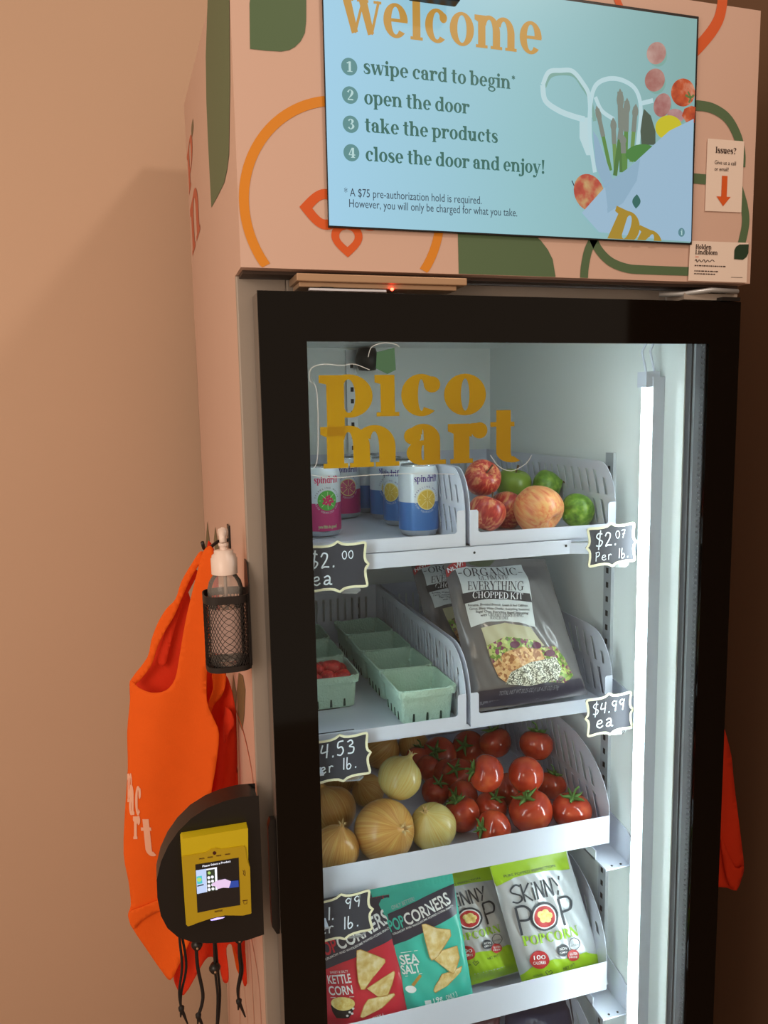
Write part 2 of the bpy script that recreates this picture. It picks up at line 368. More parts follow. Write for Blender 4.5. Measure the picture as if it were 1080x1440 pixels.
def put(mb, st, fn, m, x0, y0, width=None, h=None, xh=1.0, skew=0):
    """set a line of lettering at (x0, y0) to a given width (and height h per xh units) through fn"""
    polys, wd = st; sx = (width/wd) if width else (h/xh); sy = (h/xh) if h else sx
    return mb.strips(polys, lambda a, b: fn(x0+a*sx+b*sy*skew, y0+b*sy), m)
HAND = {'$': [[(.62, .95), (.3, 1.02), (.12, .78), (.35, .55), (.6, .35), (.4, .05), (.05, .12)], [(.48, 1.25), (.25, -.22)]],
        '2': [[(.08, .75), (.25, 1.0), (.5, .9), (.45, .55), (.1, .02), (.3, .05), (.62, .02)]],
        '.': [[(.1, .02), (.16, .06), (.14, 0), (.1, .02)]],
        '0': [[(.35, 1), (.1, .7), (.15, .2), (.4, .05), (.6, .4), (.55, .85), (.35, 1)]],
        '7': [[(.1, .95), (.6, 1.0), (.45, .55), (.3, 0)], [(.25, .5), (.62, .55)]],
        '4': [[(.25, 1.0), (.1, .45), (.6, .5)], [(.62, 1.05), (.45, 0)]],
        '9': [[(.58, .8), (.35, 1.0), (.12, .78), (.3, .52), (.55, .75), (.6, 1.0), (.5, .5), (.4, 0)]],
        '5': [[(.62, 1.05), (.25, 1.0), (.18, .6), (.45, .62), (.55, .3), (.35, .02), (.08, .1)]],
        '3': [[(.12, .9), (.4, 1.0), (.5, .75), (.25, .55), (.55, .42), (.45, .05), (.08, .05)]],
        '1': [[(.35, 1.0), (.25, 0)]],
        'e': [[(.1, .3), (.5, .38), (.45, .58), (.2, .52), (.1, .2), (.35, .02), (.6, .15)]],
        'a': [[(.1, .5), (.35, .6), (.5, .45), (.48, .05), (.65, .0)], [(.48, .3), (.2, .28), (.1, .08), (.3, .02), (.48, .2)]],
        'p': [[(.15, .6), (.1, -.4)], [(.13, .5), (.4, .6), (.5, .35), (.3, .1), (.12, .15)]],
        'P': [[(.2, .95), (.12, 0)], [(.1, .92), (.5, .98), (.55, .65), (.2, .45)]],
        'r': [[(.15, .6), (.12, 0)], [(.13, .35), (.3, .58), (.5, .5)]],
        'l': [[(.3, 1.1), (.2, 0)]], 'b': [[(.22, 1.1), (.12, .1), (.35, .0), (.5, .25), (.35, .48), (.14, .3)]]}
def hand(text, wd=.105):
    out = []; x = 0
    for ch in text:
        if ch == ' ': x += .45; continue
        for s_ in HAND[ch]: out.append(ribbon([(a+x, b) for a, b in s_], wd, smooth=5))
        x += .38 if ch in '.1l' else .78
    return out, x
def leaf(x0, y0, x1, y1, wd, n=14):
    """pointed leaf outline from tip to tip"""
    dx, dy = x1-x0, y1-y0; l = math.hypot(dx, dy); nx, ny = -dy/l, dx/l
    a = [(x0+dx*t+nx*wd*math.sin(PI*t), y0+dy*t+ny*wd*math.sin(PI*t)) for t in [i/n for i in range(n+1)]]
    b = [(x0+dx*t-nx*wd*math.sin(PI*t), y0+dy*t-ny*wd*math.sin(PI*t)) for t in [1-i/n for i in range(1, n)]]
    return a+b

# ------------------------------------------------------------------ materials
PINK = mat('pink_wrap', rgb(214, 182, 166), .5, var=.02, scale=6)
WALL = mat('wall_paint', rgb(215, 184, 159), .85, var=.02, scale=3, bump=.05, bscale=400)
GREY = mat('grey_metal', rgb(170, 160, 150), .45, .2, var=.04)
WHITE = mat('white_plastic', rgb(208, 213, 226), .35, var=.02)
LINER = mat('liner_white', rgb(232, 238, 236), .35, var=.015, scale=10)
STEEL = mat('pale_steel', rgb(190, 196, 200), .35, .5, var=.04)
BLACKG = mat('black_glass', rgb(10, 7, 5), .06, var=0, spec=.22)
BLACK = mat('black_plastic', rgb(20, 18, 18), .35, var=.05)
DARK = mat('dark_slot', rgb(30, 30, 32), .7, var=0)  # shade of slots and screw holes drawn as dark inlays; also the bowl print
GREEN = mat('vinyl_green', rgb(84, 112, 78), .5, var=.02)
OLIVE = mat('vinyl_olive', rgb(110, 104, 72), .5, var=.02)
AMBER = mat('vinyl_amber', rgb(222, 140, 24), .5, var=.02)
ORANGE = mat('vinyl_orange', rgb(218, 92, 24), .5, var=.02)
REDV = mat('vinyl_red', rgb(196, 92, 60), .5, var=.02)
PAPER = mat('paper', rgb(238, 222, 210), .8, var=.02)
INK = mat('ink', rgb(58, 38, 32), .8, var=0)
MET = mat('beige_metal', rgb(182, 150, 120), .4, .3, var=.04)

# ------------------------------------------------------------------ the room
def struct(name, mb): o = mb.build(name, kind='structure'); return o
XL, XR, FB, ZT = -.018, .704, .93, 1.80
struct('floor', MB().box(-3.2, -3.4, -.25, 2.6, 1.23, -.13, mat('floor_tile', rgb(176, 150, 128), .5, var=.1)))
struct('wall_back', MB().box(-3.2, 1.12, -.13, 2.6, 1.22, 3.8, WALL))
struct('wall_right', MB().box(1.0, -.75, -.13, 1.3, 1.12, 3.8, mat('wall_paint_shaded', rgb(126, 98, 76), .85, var=.02, scale=3)))  # shade painted into the brown; unseen front end run forward to block room light

# ------------------------------------------------------------------ the vending refrigerator
FR = thing('refrigerator', 'tall pink wrapped vending refrigerator with a black framed glass door', 'refrigerator', (.343, .5, -.13))
b = MB()
b.box(XL, .065, -.05, XL+.003, FB, 1.826, PINK).box(XR-.003, .065, -.05, XR, FB, 1.826, PINK)
b.box(XL, FB-.004, -.05, XR, FB, 1.826, GREY)
b.box(XL+.003, .065, -.05, XR-.003, FB-.004, .24, GREY).box(XL+.003, .065, 1.812, XR-.003, FB-.004, 1.826, GREY)
for x in (XL+.05, XR-.05):
    for y in (.15, .85): b.lathe([(0, 0), (.022, 0), (.022, .01), (.014, .02), (.014, .085), (0, .085)], BLACK, Matrix.Translation((x, y, -.13)), 16)
b.build('cabinet', FR)
b = MB(); b.box(XL, .058, -.05, .045, .066, 1.826, GREY).box(.645, .058, -.05, XR, .066, 1.826, GREY).box(.045, .058, 1.795, .645, .066, 1.826, GREY).box(.045, .058, -.05, .645, .066, .26, GREY)
b.build('front_frame', FR, bevel=.002)
b = MB()   # white inner liner: walls with their own thickness
b.box(XL+.003, .066, .24, .045, .80, 1.812, LINER).box(.645, .066, .24, XR-.003, .80, 1.812, LINER)
b.box(.045, .77, .24, .645, .80, 1.812, LINER).box(.045, .066, 1.795, .645, .77, 1.812, LINER).box(.045, .066, .24, .645, .77, .262, LINER)
b.build('interior_liner', FR)
# standards with slots drawn as dark inlays on the right, left and back walls
def standard(x, y, z0, z1, ax):
    q = MB()
    if ax == 'x':
        s_ = 1 if x < .3 else -1
        q.box(x, y-.012, z0, x+s_*.006, y+.012, z1, STEEL)
        z = z0+.02
        while z < z1-.02: q.box(x+s_*.0058, y-.0035, z, x+s_*.0066, y+.0035, z+.010, DARK); z += .026
    else:
        q.box(x-.012, y-.006, z0, x+.012, y, z1, STEEL); z = z0+.02
        while z < z1-.02: q.box(x-.0035, y-.0066, z, x+.0035, y-.0058, z+.010, DARK); z += .026
    q.build('shelf_standard', FR)
standard(.645, .25, .30, 1.575, 'x'); standard(.045, .25, .30, 1.575, 'x'); standard(.645, .68, .30, 1.575, 'x'); standard(.308, .77, .30, 1.79, 'y')
def led(x, y, power):
    s_ = 1 if x < .3 else -1
    q = MB(); q.box(x, y-.012, .29, x+s_*.012, y+.012, 1.70, WHITE); q.box(x, y-.0145, .29, x+s_*.021, y-.012, 1.70, WHITE).box(x, y+.012, .29, x+s_*(.036 if x < .3 else .0225), y+.0145, 1.70, WHITE); h = q.build('light_strip', FR)  # channel flanges added to keep the diffuser's light off the wall and back
    q = MB(); q.lathe([(.0, .30), (.008, .30), (.0102, .303), (.0102, 1.684), (.008, 1.687), (0, 1.687)], emis('led_%d' % int(power*10), (.86, .97, 1, 1), power), Matrix.Translation((x+s_*.02, y, 0)), 16)
    q.build('diffuser', h)
    q = MB(); q.box(x+s_*.008, y-.012, 1.684, x+s_*.032, y+.012, 1.708, WHITE); q.build('end_cap', h)
    q = MB()
    for dx, dy in ((.014, -.006), (.022, .004)): q.tube([(x+s_*dx, y+dy, 1.708), (x+s_*(dx+.004), y+dy+.006, 1.74), (x+s_*dx*.6, y+dy, 1.77), (x+s_*.004, y+dy, 1.797)], .0018, WHITE, 6)
    q.build('wire', h)
led(.645, .122, 32); led(.045, .122, 20)
q = MB(); q.box(.10, .085, 1.775, .59, .125, 1.7945, WHITE); h = q.build('top_fill_light', FR, bevel=.003)  # unseen strip added under the ceiling to brighten the top compartment
q = MB(); q.box(.105, .09, 1.771, .585, .12, 1.775, emis('top_fill_led', (.86, .97, 1, 1), 7)); q.build('diffuser', h)
# small round camera up at the back of the ceiling
q = MB(); q.lathe([(0, -.03), (.018, -.028), (.026, -.012), (.026, .0), (.018, .02), (0, .022)], BLACK, Matrix.Translation((.338, .74, 1.772)), 24); q.build('interior_camera', FR)

# door: glass front with a printed black border, aluminium body behind it
GX0, GX1, GZ0, GZ1, DB = .058, .638, .24, 1.741, .0
q = MB()
def ring(mb, x0, z0, x1, z1, a0, c0, a1, c1, y0, y1, m, m_in=None):
    mb.box(x0, y0, z0, a0, y1, z1, m).box(a1, y0, z0, x1, y1, z1, m).box(a0, y0, c1, a1, y1, z1, m).box(a0, y0, z0, a1, y1, c0, m)
ring(q, 0, DB, .69, 1.80, GX0, GZ0, GX1, GZ1, 0, .005, BLACKG)
door = q.build('door', FR)
q = MB(); DGREY = mat('door_body_grey', rgb(128, 122, 116), .4, .4, var=.03)
ring(q, .001, DB, .689, 1.799, GX0-.012, GZ0, GX1+.004, GZ1+.02, .005, .05, DGREY); q.build('door_body', door)
q = MB(); DK = mat('gasket_grey', rgb(84, 84, 88), .55, var=.03)
for x0, x1, y0, y1, m in ((.634, .6425, .046, .054, LINER), (.636, .6425, .034, .046, DK), (.639, .6425, .026, .034, STEEL), (.637, .6425, .016, .026, DK)): q.box(x0, y0, GZ0, x1, y1, GZ1+.02, m)
q.build('gasket', door)
q = MB(); SPC = mat('spacer_metal', rgb(150, 150, 152), .35, .7, var=.05); q.box(.6365, .0055, GZ0, .6425, .0155, GZ1+.02, mat('spacer_dark', rgb(70, 70, 74), .5, var=0))
z = GZ0
while z < GZ1:
    q.box(.6357, .0075, z, .6366, .0087, z+.0022, SPC).box(.6357, .0125, z+.003, .6366, .0137, z+.0052, SPC); z += .0085
q.build('spacer_bar', door)
q = MB(); q.box(GX0-.004, .0015, GZ0-.004, GX1+.004, .0045, GZ1+.004, clear('door_glass', (.93, .96, .95, 1), 1.25, .0)); q.build('glass_pane', door)
q = MB(); hz0, hz1 = .975, 1.125
q.prism([(-.010, .016, hz0), (-.004, .016, hz0-.012), (.0, .016, hz0-.012), (.0, .016, hz1), (-.007, .016, hz1), (-.010, .016, hz1-.01)], (0, .012, 0), BLACK); q.build('handle', door, bevel=.001)
# hinge between door top and header
q = MB(); q.box(.60, .008, 1.803, .69, .05, 1.812, GREY).box(.655, -.004, 1.801, .685, .045, 1.806, BLACK); 
q.tube([(.575, .03, 1.812), (.60, .012, 1.811), (.64, .002, 1.816), (.685, .002, 1.815)], .0035, STEEL, 8)
q.lathe([(0, 1.800), (.012, 1.800), (.012, 1.822), (0, 1.822)], BLACK, Matrix.Translation((.672, .028, 0)), 16); q.build('hinge', FR)

# header box wrapped in pink vinyl
HZ = 1.826
q = MB(); prof = [(0, HZ), (0, 2.19), (FB, 2.335), (FB, HZ)]
q.prism([(XL, y, z) for y, z in prof], (XR-XL, 0, 0), PINK); q.box(XL+.004, .02, HZ-.004, XR-.004, .9, HZ, mat('header_underside', rgb(70, 56, 48), .7, var=0))
header = q.build('header', FR)
def H2(px, py): p = PY(px, py, 0); return (p.x, p.z)         # a spot on the front of the header
def fH(eps): return lambda x, z: Vector((x, -eps, z))
def clipz(poly, z0=HZ+.0005, z1=2.185): return [(x, min(max(z, z0), z1)) for x, z in poly]
def circ3(a, b_, c):
    ax, ay = a; bx, by = b_; cx, cy = c
    d = 2*(ax*(by-cy)+bx*(cy-ay)+cx*(ay-by))
    ux = ((ax*ax+ay*ay)*(by-cy)+(bx*bx+by*by)*(cy-ay)+(cx*cx+cy*cy)*(ay-by))/d
    uy = ((ax*ax+ay*ay)*(cx-bx)+(bx*bx+by*by)*(ax-cx)+(cx*cx+cy*cy)*(bx-ax))/d
    return ux, uy, math.hypot(ax-ux, ay-uy)
q = MB()
cx, cz, R0 = circ3(H2(340, 241), H2(457, 135), H2(368, 377)); r0 = R0-.0115
arcs = []; n = 160
for i in range(n):
    t0, t1 = 2*PI*i/n, 2*PI*(i+1)/n
    if min(cz+R0*math.sin(t0), cz+R0*math.sin(t1)) < HZ-.002: continue
    q.poly(clipz([(cx+R0*math.cos(t0), cz+R0*math.sin(t0)), (cx+R0*math.cos(t1), cz+R0*math.sin(t1)), (cx+r0*math.cos(t1), cz+r0*math.sin(t1)), (cx+r0*math.cos(t0), cz+r0*math.sin(t0))]), fH(.0006), AMBER)
def drop(tip, base, wd, m, fn, thick=.5):
    """teardrop ring: pointed at the tip, round at the base"""
    (x0, y0), (x1, y1) = tip, base; dx, dy = x1-x0, y1-y0; l = math.hypot(dx, dy); ux, uy = dx/l, dy/l; nx, ny = -uy, ux
    def outl(s_):
        o = []
        for i in range(33):
            t = -1+2*i/32; a = abs(t); u = 1-a; wv = math.sin(PI/2*u/.6) if u < .6 else math.sqrt(max(0, 1-((u-.6)/.4)**2))
            o.append((u, math.copysign(wv, t)))
        c = (.58, 0); P = []
        for u, v in o: u = c[0]+(u-c[0])*s_; v *= s_; P.append((x0+dx*u+nx*v*wd, y0+dy*u+ny*v*wd))
        return P
    A, B = outl(1), outl(1-thick); A, B = A[:-1], B[:-1]; k = len(A)
    q.add([fn(*p) for p in A+B], [(i, (i+1) % k, k+(i+1) % k, k+i) for i in range(k)], m)
q.build('orange_ring_print', header)
for t_, b_, w_ in (((421, 291), (482, 297), .0235), ((489, 362), (487, 312), .0195), ((556, 297), (494, 296), .0235)):
    q = MB(); drop(H2(*t_), H2(*b_), w_, ORANGE, fH(.0006)); q.build('petal_print', header)
q = MB(); q.poly([H2(*p) for p in ((356.7, -38), (350.9, 5), (351.6, 69), (375, 71.5), (395.6, 72.7), (407, 70.5), (415, 66), (423, 58), (428.6, 46.7), (430.4, 30), (430.6, -38))], fH(.0006), GREEN); q.build('leaf_print', header)
q = MB(); q.poly(clipz([H2(*p) for p in ((643, 300), (700, 310), (744, 326), (760, 338), (770, 351), (777, 365), (781, 392), (645, 388))]), fH(.0006), GREEN); q.build('leaf_print', header)
for pts, w_ in (([(821, 394), (822, 376), (827, 352), (836, 334)], 11.5), ([(833, 334), (842, 352), (858, 368), (880, 377), (905, 379.5), (975, 382)], 11.5),
                ([(975, 148), (1000, 152), (1022, 166), (1036, 190), (1042, 215), (1042, 235)], 13), ([(975, 251), (1010, 254)], 13), ([(1036, 255), (1046, 290), (1048, 315), (1042, 345), (1036, 372)], 12), ([(1030, 378), (1026, 394)], 11)):
    P = [H2(*p) for p in pts]; q = MB(); q.strips([ribbon(P, w_*.00103)], lambda x, z: fH(.0007)(x, max(z, HZ+.0005)), GREEN); q.build('green_band_print', header)
for pts, w_ in (((1016, -40), (1016, -5), (1012, 22), (1002, 42), (985, 63), (972, 76)), .0155), (((862, -30), (866, -5), (872, 10)), .009):
    q = MB(); q.strips([ribbon([H2(*p) for p in pts], w_)], fH(.0007), ORANGE); q.build('orange_band_print', header)
# graphics on the left side of header and cabinet
def S2(px, py): p = PX(px, py, XL); return (p.y, p.z)
fS = lambda e: (lambda y, z: Vector((XL-e, min(max(y, .002), FB-.002), z)))
q = MB(); q.poly([S2(*p) for p in ((297, -45), (292.5, 0), (289.8, 78), (290.6, 140), (293, 200), (297.6, 292), (307, 275), (315.8, 257), (320, 238), (322.5, 218), (324, 117), (323.6, 0), (323, -70))], fS(.0006), GREEN); q.build('leaf_print', header)
y0, zb = .86, 2.10      # p and n monogram, foreshortened along the side
def side_letter(ch, xa, xb, yt, yb_, hh, lo_h):
    (ya, zt1), (yc, zb1) = S2(xa, yt), S2(xb, yb_); zt1 = S2((xa+xb)/2, yt)[1]; zb1 = S2((xa+xb)/2, yb_)[1]
    polys, adv = SERIF[ch]; xs = [v[0] for P in polys for v in P[0]]; lo, hi = min(xs), max(xs); y_l, y_r = S2(xa, (yt+yb_)/2)[0], S2(xb, (yt+yb_)/2)[0]
    q = MB(); q.strips(polys, lambda a, c: fS(.0006)(y_l+(a-lo)/(hi-lo)*(y_r-y_l), zb1+(c-lo_h)/(hh-lo_h)*(zt1-zb1)), REDV); q.build('letter_print', header)
side_letter('p', 263.5, 272, 190, 266, 1.0, -.45); side_letter('n', 268, 281, 262, 348, 1.0, 0)
q = MB(); q.poly([S2(*p) for p in leaf(271.5, 167, 270, 194, 1.4)], fS(.0006), OLIVE); q.build('leaf_print', header)
for pts in ([(292, 733), (288.5, 770), (292, 830), (296, 768)], [(303, 741), (301, 760), (303, 778), (308, 771)], [(336, 946), (333, 975), (336, 1015), (341, 1028), (344, 1005), (345.5, 970), (342, 950)], [(328, 948), (326, 985), (331, 1010), (333, 975)]):
    q = MB(); q.poly([S2(*p) for p in pts], fS(.0006), OLIVE); q.build('leaf_print', FR)
for pts in ([(326, 985), (340, 1020), (352, 1070), (359, 1120)], [(349, 1300), (356, 1330), (364, 1380), (368, 1440), (370, 1500)], [(348, 1300), (353, 1350), (358, 1440), (359, 1500)], [(340, 1340), (344, 1390), (350, 1450)], [(322, 1380), (323, 1450)], [(337, 1340), (338, 1450)], [(318, 1380), (318, 1450)]):
    q = MB(); q.strips([ribbon([S2(*p) for p in pts], .004)], fS(.0007), REDV); q.build('line_print', FR)

# door logo: amber letters on a clear film
LOGO = None
m = bpy.data.materials.new('logo_amber'); m.use_nodes = True; nt = m.node_tree; nt.nodes.clear(); N = nt.nodes.new; L = nt.links.new
o_ = N('ShaderNodeOutputMaterial'); d_ = N('ShaderNodeBsdfPrincipled'); d_.inputs['Base Color'].default_value = rgb(182, 148, 12); d_.inputs['Roughness'].default_value = .3
t_ = N('ShaderNodeBsdfTranslucent'); t_.inputs[0].default_value = rgb(170, 136, 8); tp = N('ShaderNodeBsdfTransparent'); tp.inputs[0].default_value = rgb(236, 180, 20)
a_ = N('ShaderNodeMixShader'); a_.inputs[0].default_value = .3; L(d_.outputs[0], a_.inputs[1]); L(t_.outputs[0], a_.inputs[2])
b_ = N('ShaderNodeMixShader'); b_.inputs[0].default_value = .0; L(a_.outputs[0], b_.inputs[1]); L(tp.outputs[0], b_.inputs[2]); L(b_.outputs[0], o_.inputs[0]); LOGO = m
def G2(px, py): p = PY(px, py, .0); return (p.x, p.z)
fG = lambda e: (lambda x, z: Vector((x, .0012-e, z)))
q = MB()
LF = glyphs(.40, .12)
def glyph_px(mb, font, ch, x0, x1, ytop, ybase, fn2, fn, m, hh=1.0):
    """one letter fitted between two pixel columns, from baseline to the height hh"""
    (ax, az), (bx, bz), (tx, tz) = fn2(x0, ybase), fn2(x1, ybase), fn2(x0, ytop)
    polys, adv = font[ch]; xs = [v[0] for P in polys for v in P[0]]; lo, hi = min(xs), max(xs); h = (tz-az)/hh
    mb.strips(polys, lambda a, c: fn(ax+(a-lo)/(hi-lo)*(bx-ax), az+c*h), m)
zc, za = G2(560, 585)[1], G2(560, 655)[1]; hp = G2(560, 527)[1]-zc; hm = G2(560, 598)[1]-za
def glyph_x(ch, x0, x1, zb, h, font=LF, m=LOGO, mb=None, fn=None, pre=None):
    polys, adv = font[ch]; xs = [v[0] for P in polys for v in P[0]]; lo, hi = min(xs), max(xs)
    X0, X1 = G2(x0, 590)[0], G2(x1, 590)[0]
    (mb or q).strips(polys, lambda a, c: (fn or fG(.0002))(X0+(a-lo)/(hi-lo)*(X1-X0), zb+c*h), m)
LP_ = dict(LF); LP_['p'] = ([Rq(.1, -.45, .5, 1), ([(-.06, .82), (.1, .78), (.5, 1), (-.06, 1)], [(0, 1, 2, 3)]), Arc(.60, .5, .55, .52, .40, .12, -155, 155)], 1.1)
LP_['p'] = ([union(LP_['p'][0])], 1.1)
LP_['i'] = ([Rq(.12, 0, .52, 1), ([(-.04, .82), (.12, .78), (.52, 1), (-.04, 1)], [(0, 1, 2, 3)]), Rq(.0, 0, .64, .1)], .7)
LP_['i'] = ([union(LP_['i'][0])], .7)
glyph_x('p', 450, 525, zc, hp, LP_); glyph_x('i', 528, 562, zc, hp, LP_); glyph_x('c', 565, 620, zc, hp); glyph_x('o', 625, 684, zc, hp)
glyph_x('m', 450, 561, za, hm, fn=fG(.0004)); glyph_x('a', 568, 627, za, hm); glyph_x('r', 630, 686, za, hm); glyph_x('t', 690, 732, za, hm)
q.build('logo_lettering', door)
q = MB(); FILM = mat('film_edge', rgb(214, 226, 230), .3, var=0)
for P in ([(440, 660), (447, 640), (446, 552), (436, 535), (438, 518), (456, 512), (480, 514), (498, 512), (520, 520)], [(518, 502), (523, 488), (540, 482), (556, 484), (562, 488)], [(438, 668), (470, 672), (520, 668), (580, 666), (640, 667)], [(690, 640), (702, 656), (720, 662), (740, 652), (748, 640)]):
    q.strips([ribbon([G2(*p) for p in P], .0008)], fG(.0003), FILM)
lf = [G2(530, 495), G2(555, 489), G2(557, 520), G2(545, 526), G2(529, 518)]
q.poly(lf, fG(.0003), mat('logo_leaf', rgb(70, 120, 92), .4, var=0)); q.build('logo_film', door)

# ------------------------------------------------------------------ display screen on the header
TY = -.0055
def T2(px, py): p = PY(px, py, TY); return (p.x, p.z)
fT = lambda e: (lambda x, z: Vector((x, TY-e, z)))
(tx0, tz0), (tx1, _a) = T2(463, 317), T2(970, 341); tz1 = T2(982, 27)[1]; tx1 = T2(975, 200)[0]
TV = thing('display_screen', 'wide lit display screen with welcome instructions on the pink header', 'screen', ((tx0+tx1)/2, 0, tz0))
q = MB(); q.box(tx0-.001, TY+.0005, tz0-.002, tx1+.0035, -.0016, tz1+.004, BLACK); case = q.build('casing', TV, bevel=.001)
m = bpy.data.materials.new('screen_glow'); m.use_nodes = True; nt = m.node_tree; N = nt.nodes.new; L = nt.links.new; bs = nt.nodes['Principled BSDF']
bs.inputs['Base Color'].default_value = (.01, .01, .01, 1); bs.inputs['Roughness'].default_value = .3; bs.inputs['Emission Strength'].default_value = .88
tc = N('ShaderNodeTexCoord'); gr = N('ShaderNodeTexGradient'); mp = N('ShaderNodeMapping'); mp.inputs['Location'].default_value = (.5, 0, 0); mp.inputs['Scale'].default_value = (1/.52, 0, 0)
mp.inputs['Rotation'].default_value = (0, 0, 0); cr = N('ShaderNodeValToRGB'); el = cr.color_ramp.elements
el[0].position = .02; el[0].color = rgb(164, 214, 240); el[1].position = .95; el[1].color = rgb(136, 178, 176); e = el.new(.5); e.color = rgb(150, 200, 208)
L(tc.outputs['Object'], mp.inputs[0]); L(mp.outputs[0], gr.inputs[0]); L(gr.outputs[0], cr.inputs[0]); L(cr.outputs[0], bs.inputs['Emission Color'])
GLOW = m; SE = .84
def em(name, *c): return emis('screen_'+name, rgb(*c), SE)
S_AMB, S_GRN, S_WHT, S_INK = em('amber', 200, 152, 70), em('green', 46, 108, 100), em('white', 178, 216, 232), em('ink', 42, 66, 84)
q = MB(); q.poly([(tx0, tz0), (tx1, tz0), (tx1, tz1), (tx0, tz1)], fT(.0), GLOW); pic = q.build('lit_panel', TV)
q = MB()
def tline(mb, st, x0, ya, x1, yb, h, mt, e=.0006, fn2=T2, fn=fT, xh=1.0):
    (ax, az), (bx, bz) = fn2(x0, ya), fn2(x1, yb); put(mb, st, fn(e), mt, ax, (az+bz)/2, width=bx-ax, h=h, xh=xh)
tline(q, serif('welcome'), 482, 46, 762, 76, .0375, S_AMB); q.build('welcome_lettering', TV)
q = MB()
for t, a, b_ in (('swipe card to begin*', (511, 106), (725, 124)), ('open the door', (512, 149), (660, 158)), ('take the products', (513, 188), (700, 199)), ('close the door and enjoy!', (514, 228), (766, 243))):
    tline(q, serif(t), a[0], a[1], b_[0], b_[1], .0116, S_GRN)
q.build('instruction_lettering', TV)
for n_, c in zip('1234', ((491, 94), (492, 134), (493, 175), (494, 215))):
    q = MB(); x, z = T2(*c); q.strips([Disc(x, z, .0098, n=28)], fT(.0006), em('badge', 92, 148, 150)); put(q, serif(n_), fT(.001), em('pale', 190, 226, 226), x-.0035, z-.0058, h=.0088); q.build('number_badge', TV)
q = MB()
tline(q, sans('* A $75 pre-authorization hold is required.'), 484, 277, 677, 286, .0098, S_INK, xh=.72); tline(q, sans('However, you will only be charged for what you take.'), 491, 292, 727, 304, .0098, S_INK, xh=.72)
q.build('small_print', TV)
# the picture of a grocery bag
q = MB()
def C5(x, y): return T2(740+x/4.154, 50+y/4.154)
def pp_(pts, mt, e): q.poly([C5(*p) for p in pts], fT(e), mt)
def rb(pts, wd, mt, e, sm=6): q.strips([ribbon([C5(*p) for p in pts], wd/4.154*.00100, smooth=sm)], fT(e), mt)
BAGW = em('bag', 160, 194, 218); BAGS = em('bag_shade', 146, 182, 206); STRAP = em('strap', 192, 224, 230); SHD = em('shadow', 128, 176, 166)
rb([(105, 300), (150, 230), (270, 228), (330, 300), (370, 370), (400, 500)], 22, SHD, .0004)
rb([(95, 290), (130, 215), (200, 205), (270, 210), (330, 280), (365, 350), (372, 480)], 24, STRAP, .0006); rb([(95, 290), (110, 380), (190, 440), (280, 475), (340, 490)], 30, STRAP, .0006)
pp_([(310, 480), (380, 480), (385, 700), (350, 700), (310, 600)], STRAP, .0006)
rb([(400, 800), (372, 600), (372, 420), (400, 300), (470, 255), (560, 262), (640, 320), (668, 440), (650, 640)], 24, STRAP, .0006); rb([(402, 360), (440, 440), (510, 490)], 22, STRAP, .0007)
rb([(660, 400), (740, 380)], 24, STRAP, .0006)
for i, (x0, y0_, x1, y1_, w_) in enumerate(((412, 430, 490, 790, 22), (505, 500, 520, 800, 24), (545, 330, 555, 800, 28), (585, 385, 575, 780, 26), (635, 420, 610, 740, 24), (565, 440, 515, 820, 26), (560, 600, 570, 800, 26))):
    g = em('asparagus%d' % (i % 3), *((92, 142, 72), (112, 152, 84), (78, 124, 66))[i % 3]); k = em('spear', 128, 138, 128)
    mx_, my_ = x0*.55+x1*.45, y0_*.55+y1_*.45
    rb([(mx_, my_), (x1, y1_)], w_, g, .0010+i*.0001, 0); rb([(x0, y0_, ), (x0*.8+x1*.2, y0_*.8+y1_*.2), (mx_, my_)], w_*1.2, k, .0010+i*.0001, 0)
    q.strips([(lambda vs: (vs, [tuple(range(len(vs)))]))([C5(*p) for p in leaf(x0-(x1-x0)*.06, y0_-20, x0*.75+x1*.25, y0_*.75+y1_*.25, w_*.75)])], fT(.0012+i*.0001), k)
pp_([(685, 430), (725, 470), (752, 560), (752, 640), (670, 640), (664, 560), (676, 470)], em('avocado', 74, 92, 78), .0011)
pp_(ellipse(665, 690, 90, 52, -.12), em('cucumber', 72, 134, 66), .0020)
for cx_, cy_, rx, ry, c in ((757, 105, 56, 66, (196, 160, 150)), (748, 262, 58, 68, (190, 146, 136)), (792, 408, 50, 70, (186, 140, 134)), (870, 470, 50, 40, (190, 150, 150))):
    pp_(ellipse(cx_+8, cy_+14, rx*.98, ry*.98, -.1), SHD, .0009); pp_(ellipse(cx_, cy_, rx, ry, .25), ramp_mat('egg%d' % cx_, [(.35, rgb(*c)), (.65, rgb(c[0]-22, c[1]-36, c[2]-34))], scale=60, emit=SE), .0012)
TOM = ramp_mat('screen_tomato', [(.3, rgb(150, 48, 30)), (.55, rgb(196, 84, 44)), (.75, rgb(214, 150, 120))], scale=70, emit=SE)
pp_([p for p in ellipse(912, 335, 70, 82)], TOM, .0014); pp_([(905, 470), (920, 430), (960, 412), (985, 420), (978, 512), (930, 508)], TOM, .0015)
rb([(925, 350), (955, 365), (975, 350)], 12, em('calyx', 96, 118, 62), .0017); rb([(940, 330), (955, 365), (945, 395)], 10, em('calyx', 96, 118, 62), .0017)
pp_(ellipse(828, 540, 78, 72), em('lemon', 206, 196, 40), .0016)
pp_([(320, 1038), (452, 890), (400, 620), (430, 640), (500, 842), (600, 770), (760, 622), (830, 560), (972, 490), (957, 1206), (800, 1196), (420, 1150)], BAGW, .0022)
pp_([(500, 842), (600, 770), (660, 720), (640, 850), (560, 980), (470, 1040), (452, 890)], BAGS, .0023)
pp_([(385, 560), (412, 600), (500, 842), (452, 900), (400, 760)], BAGS, .0023)
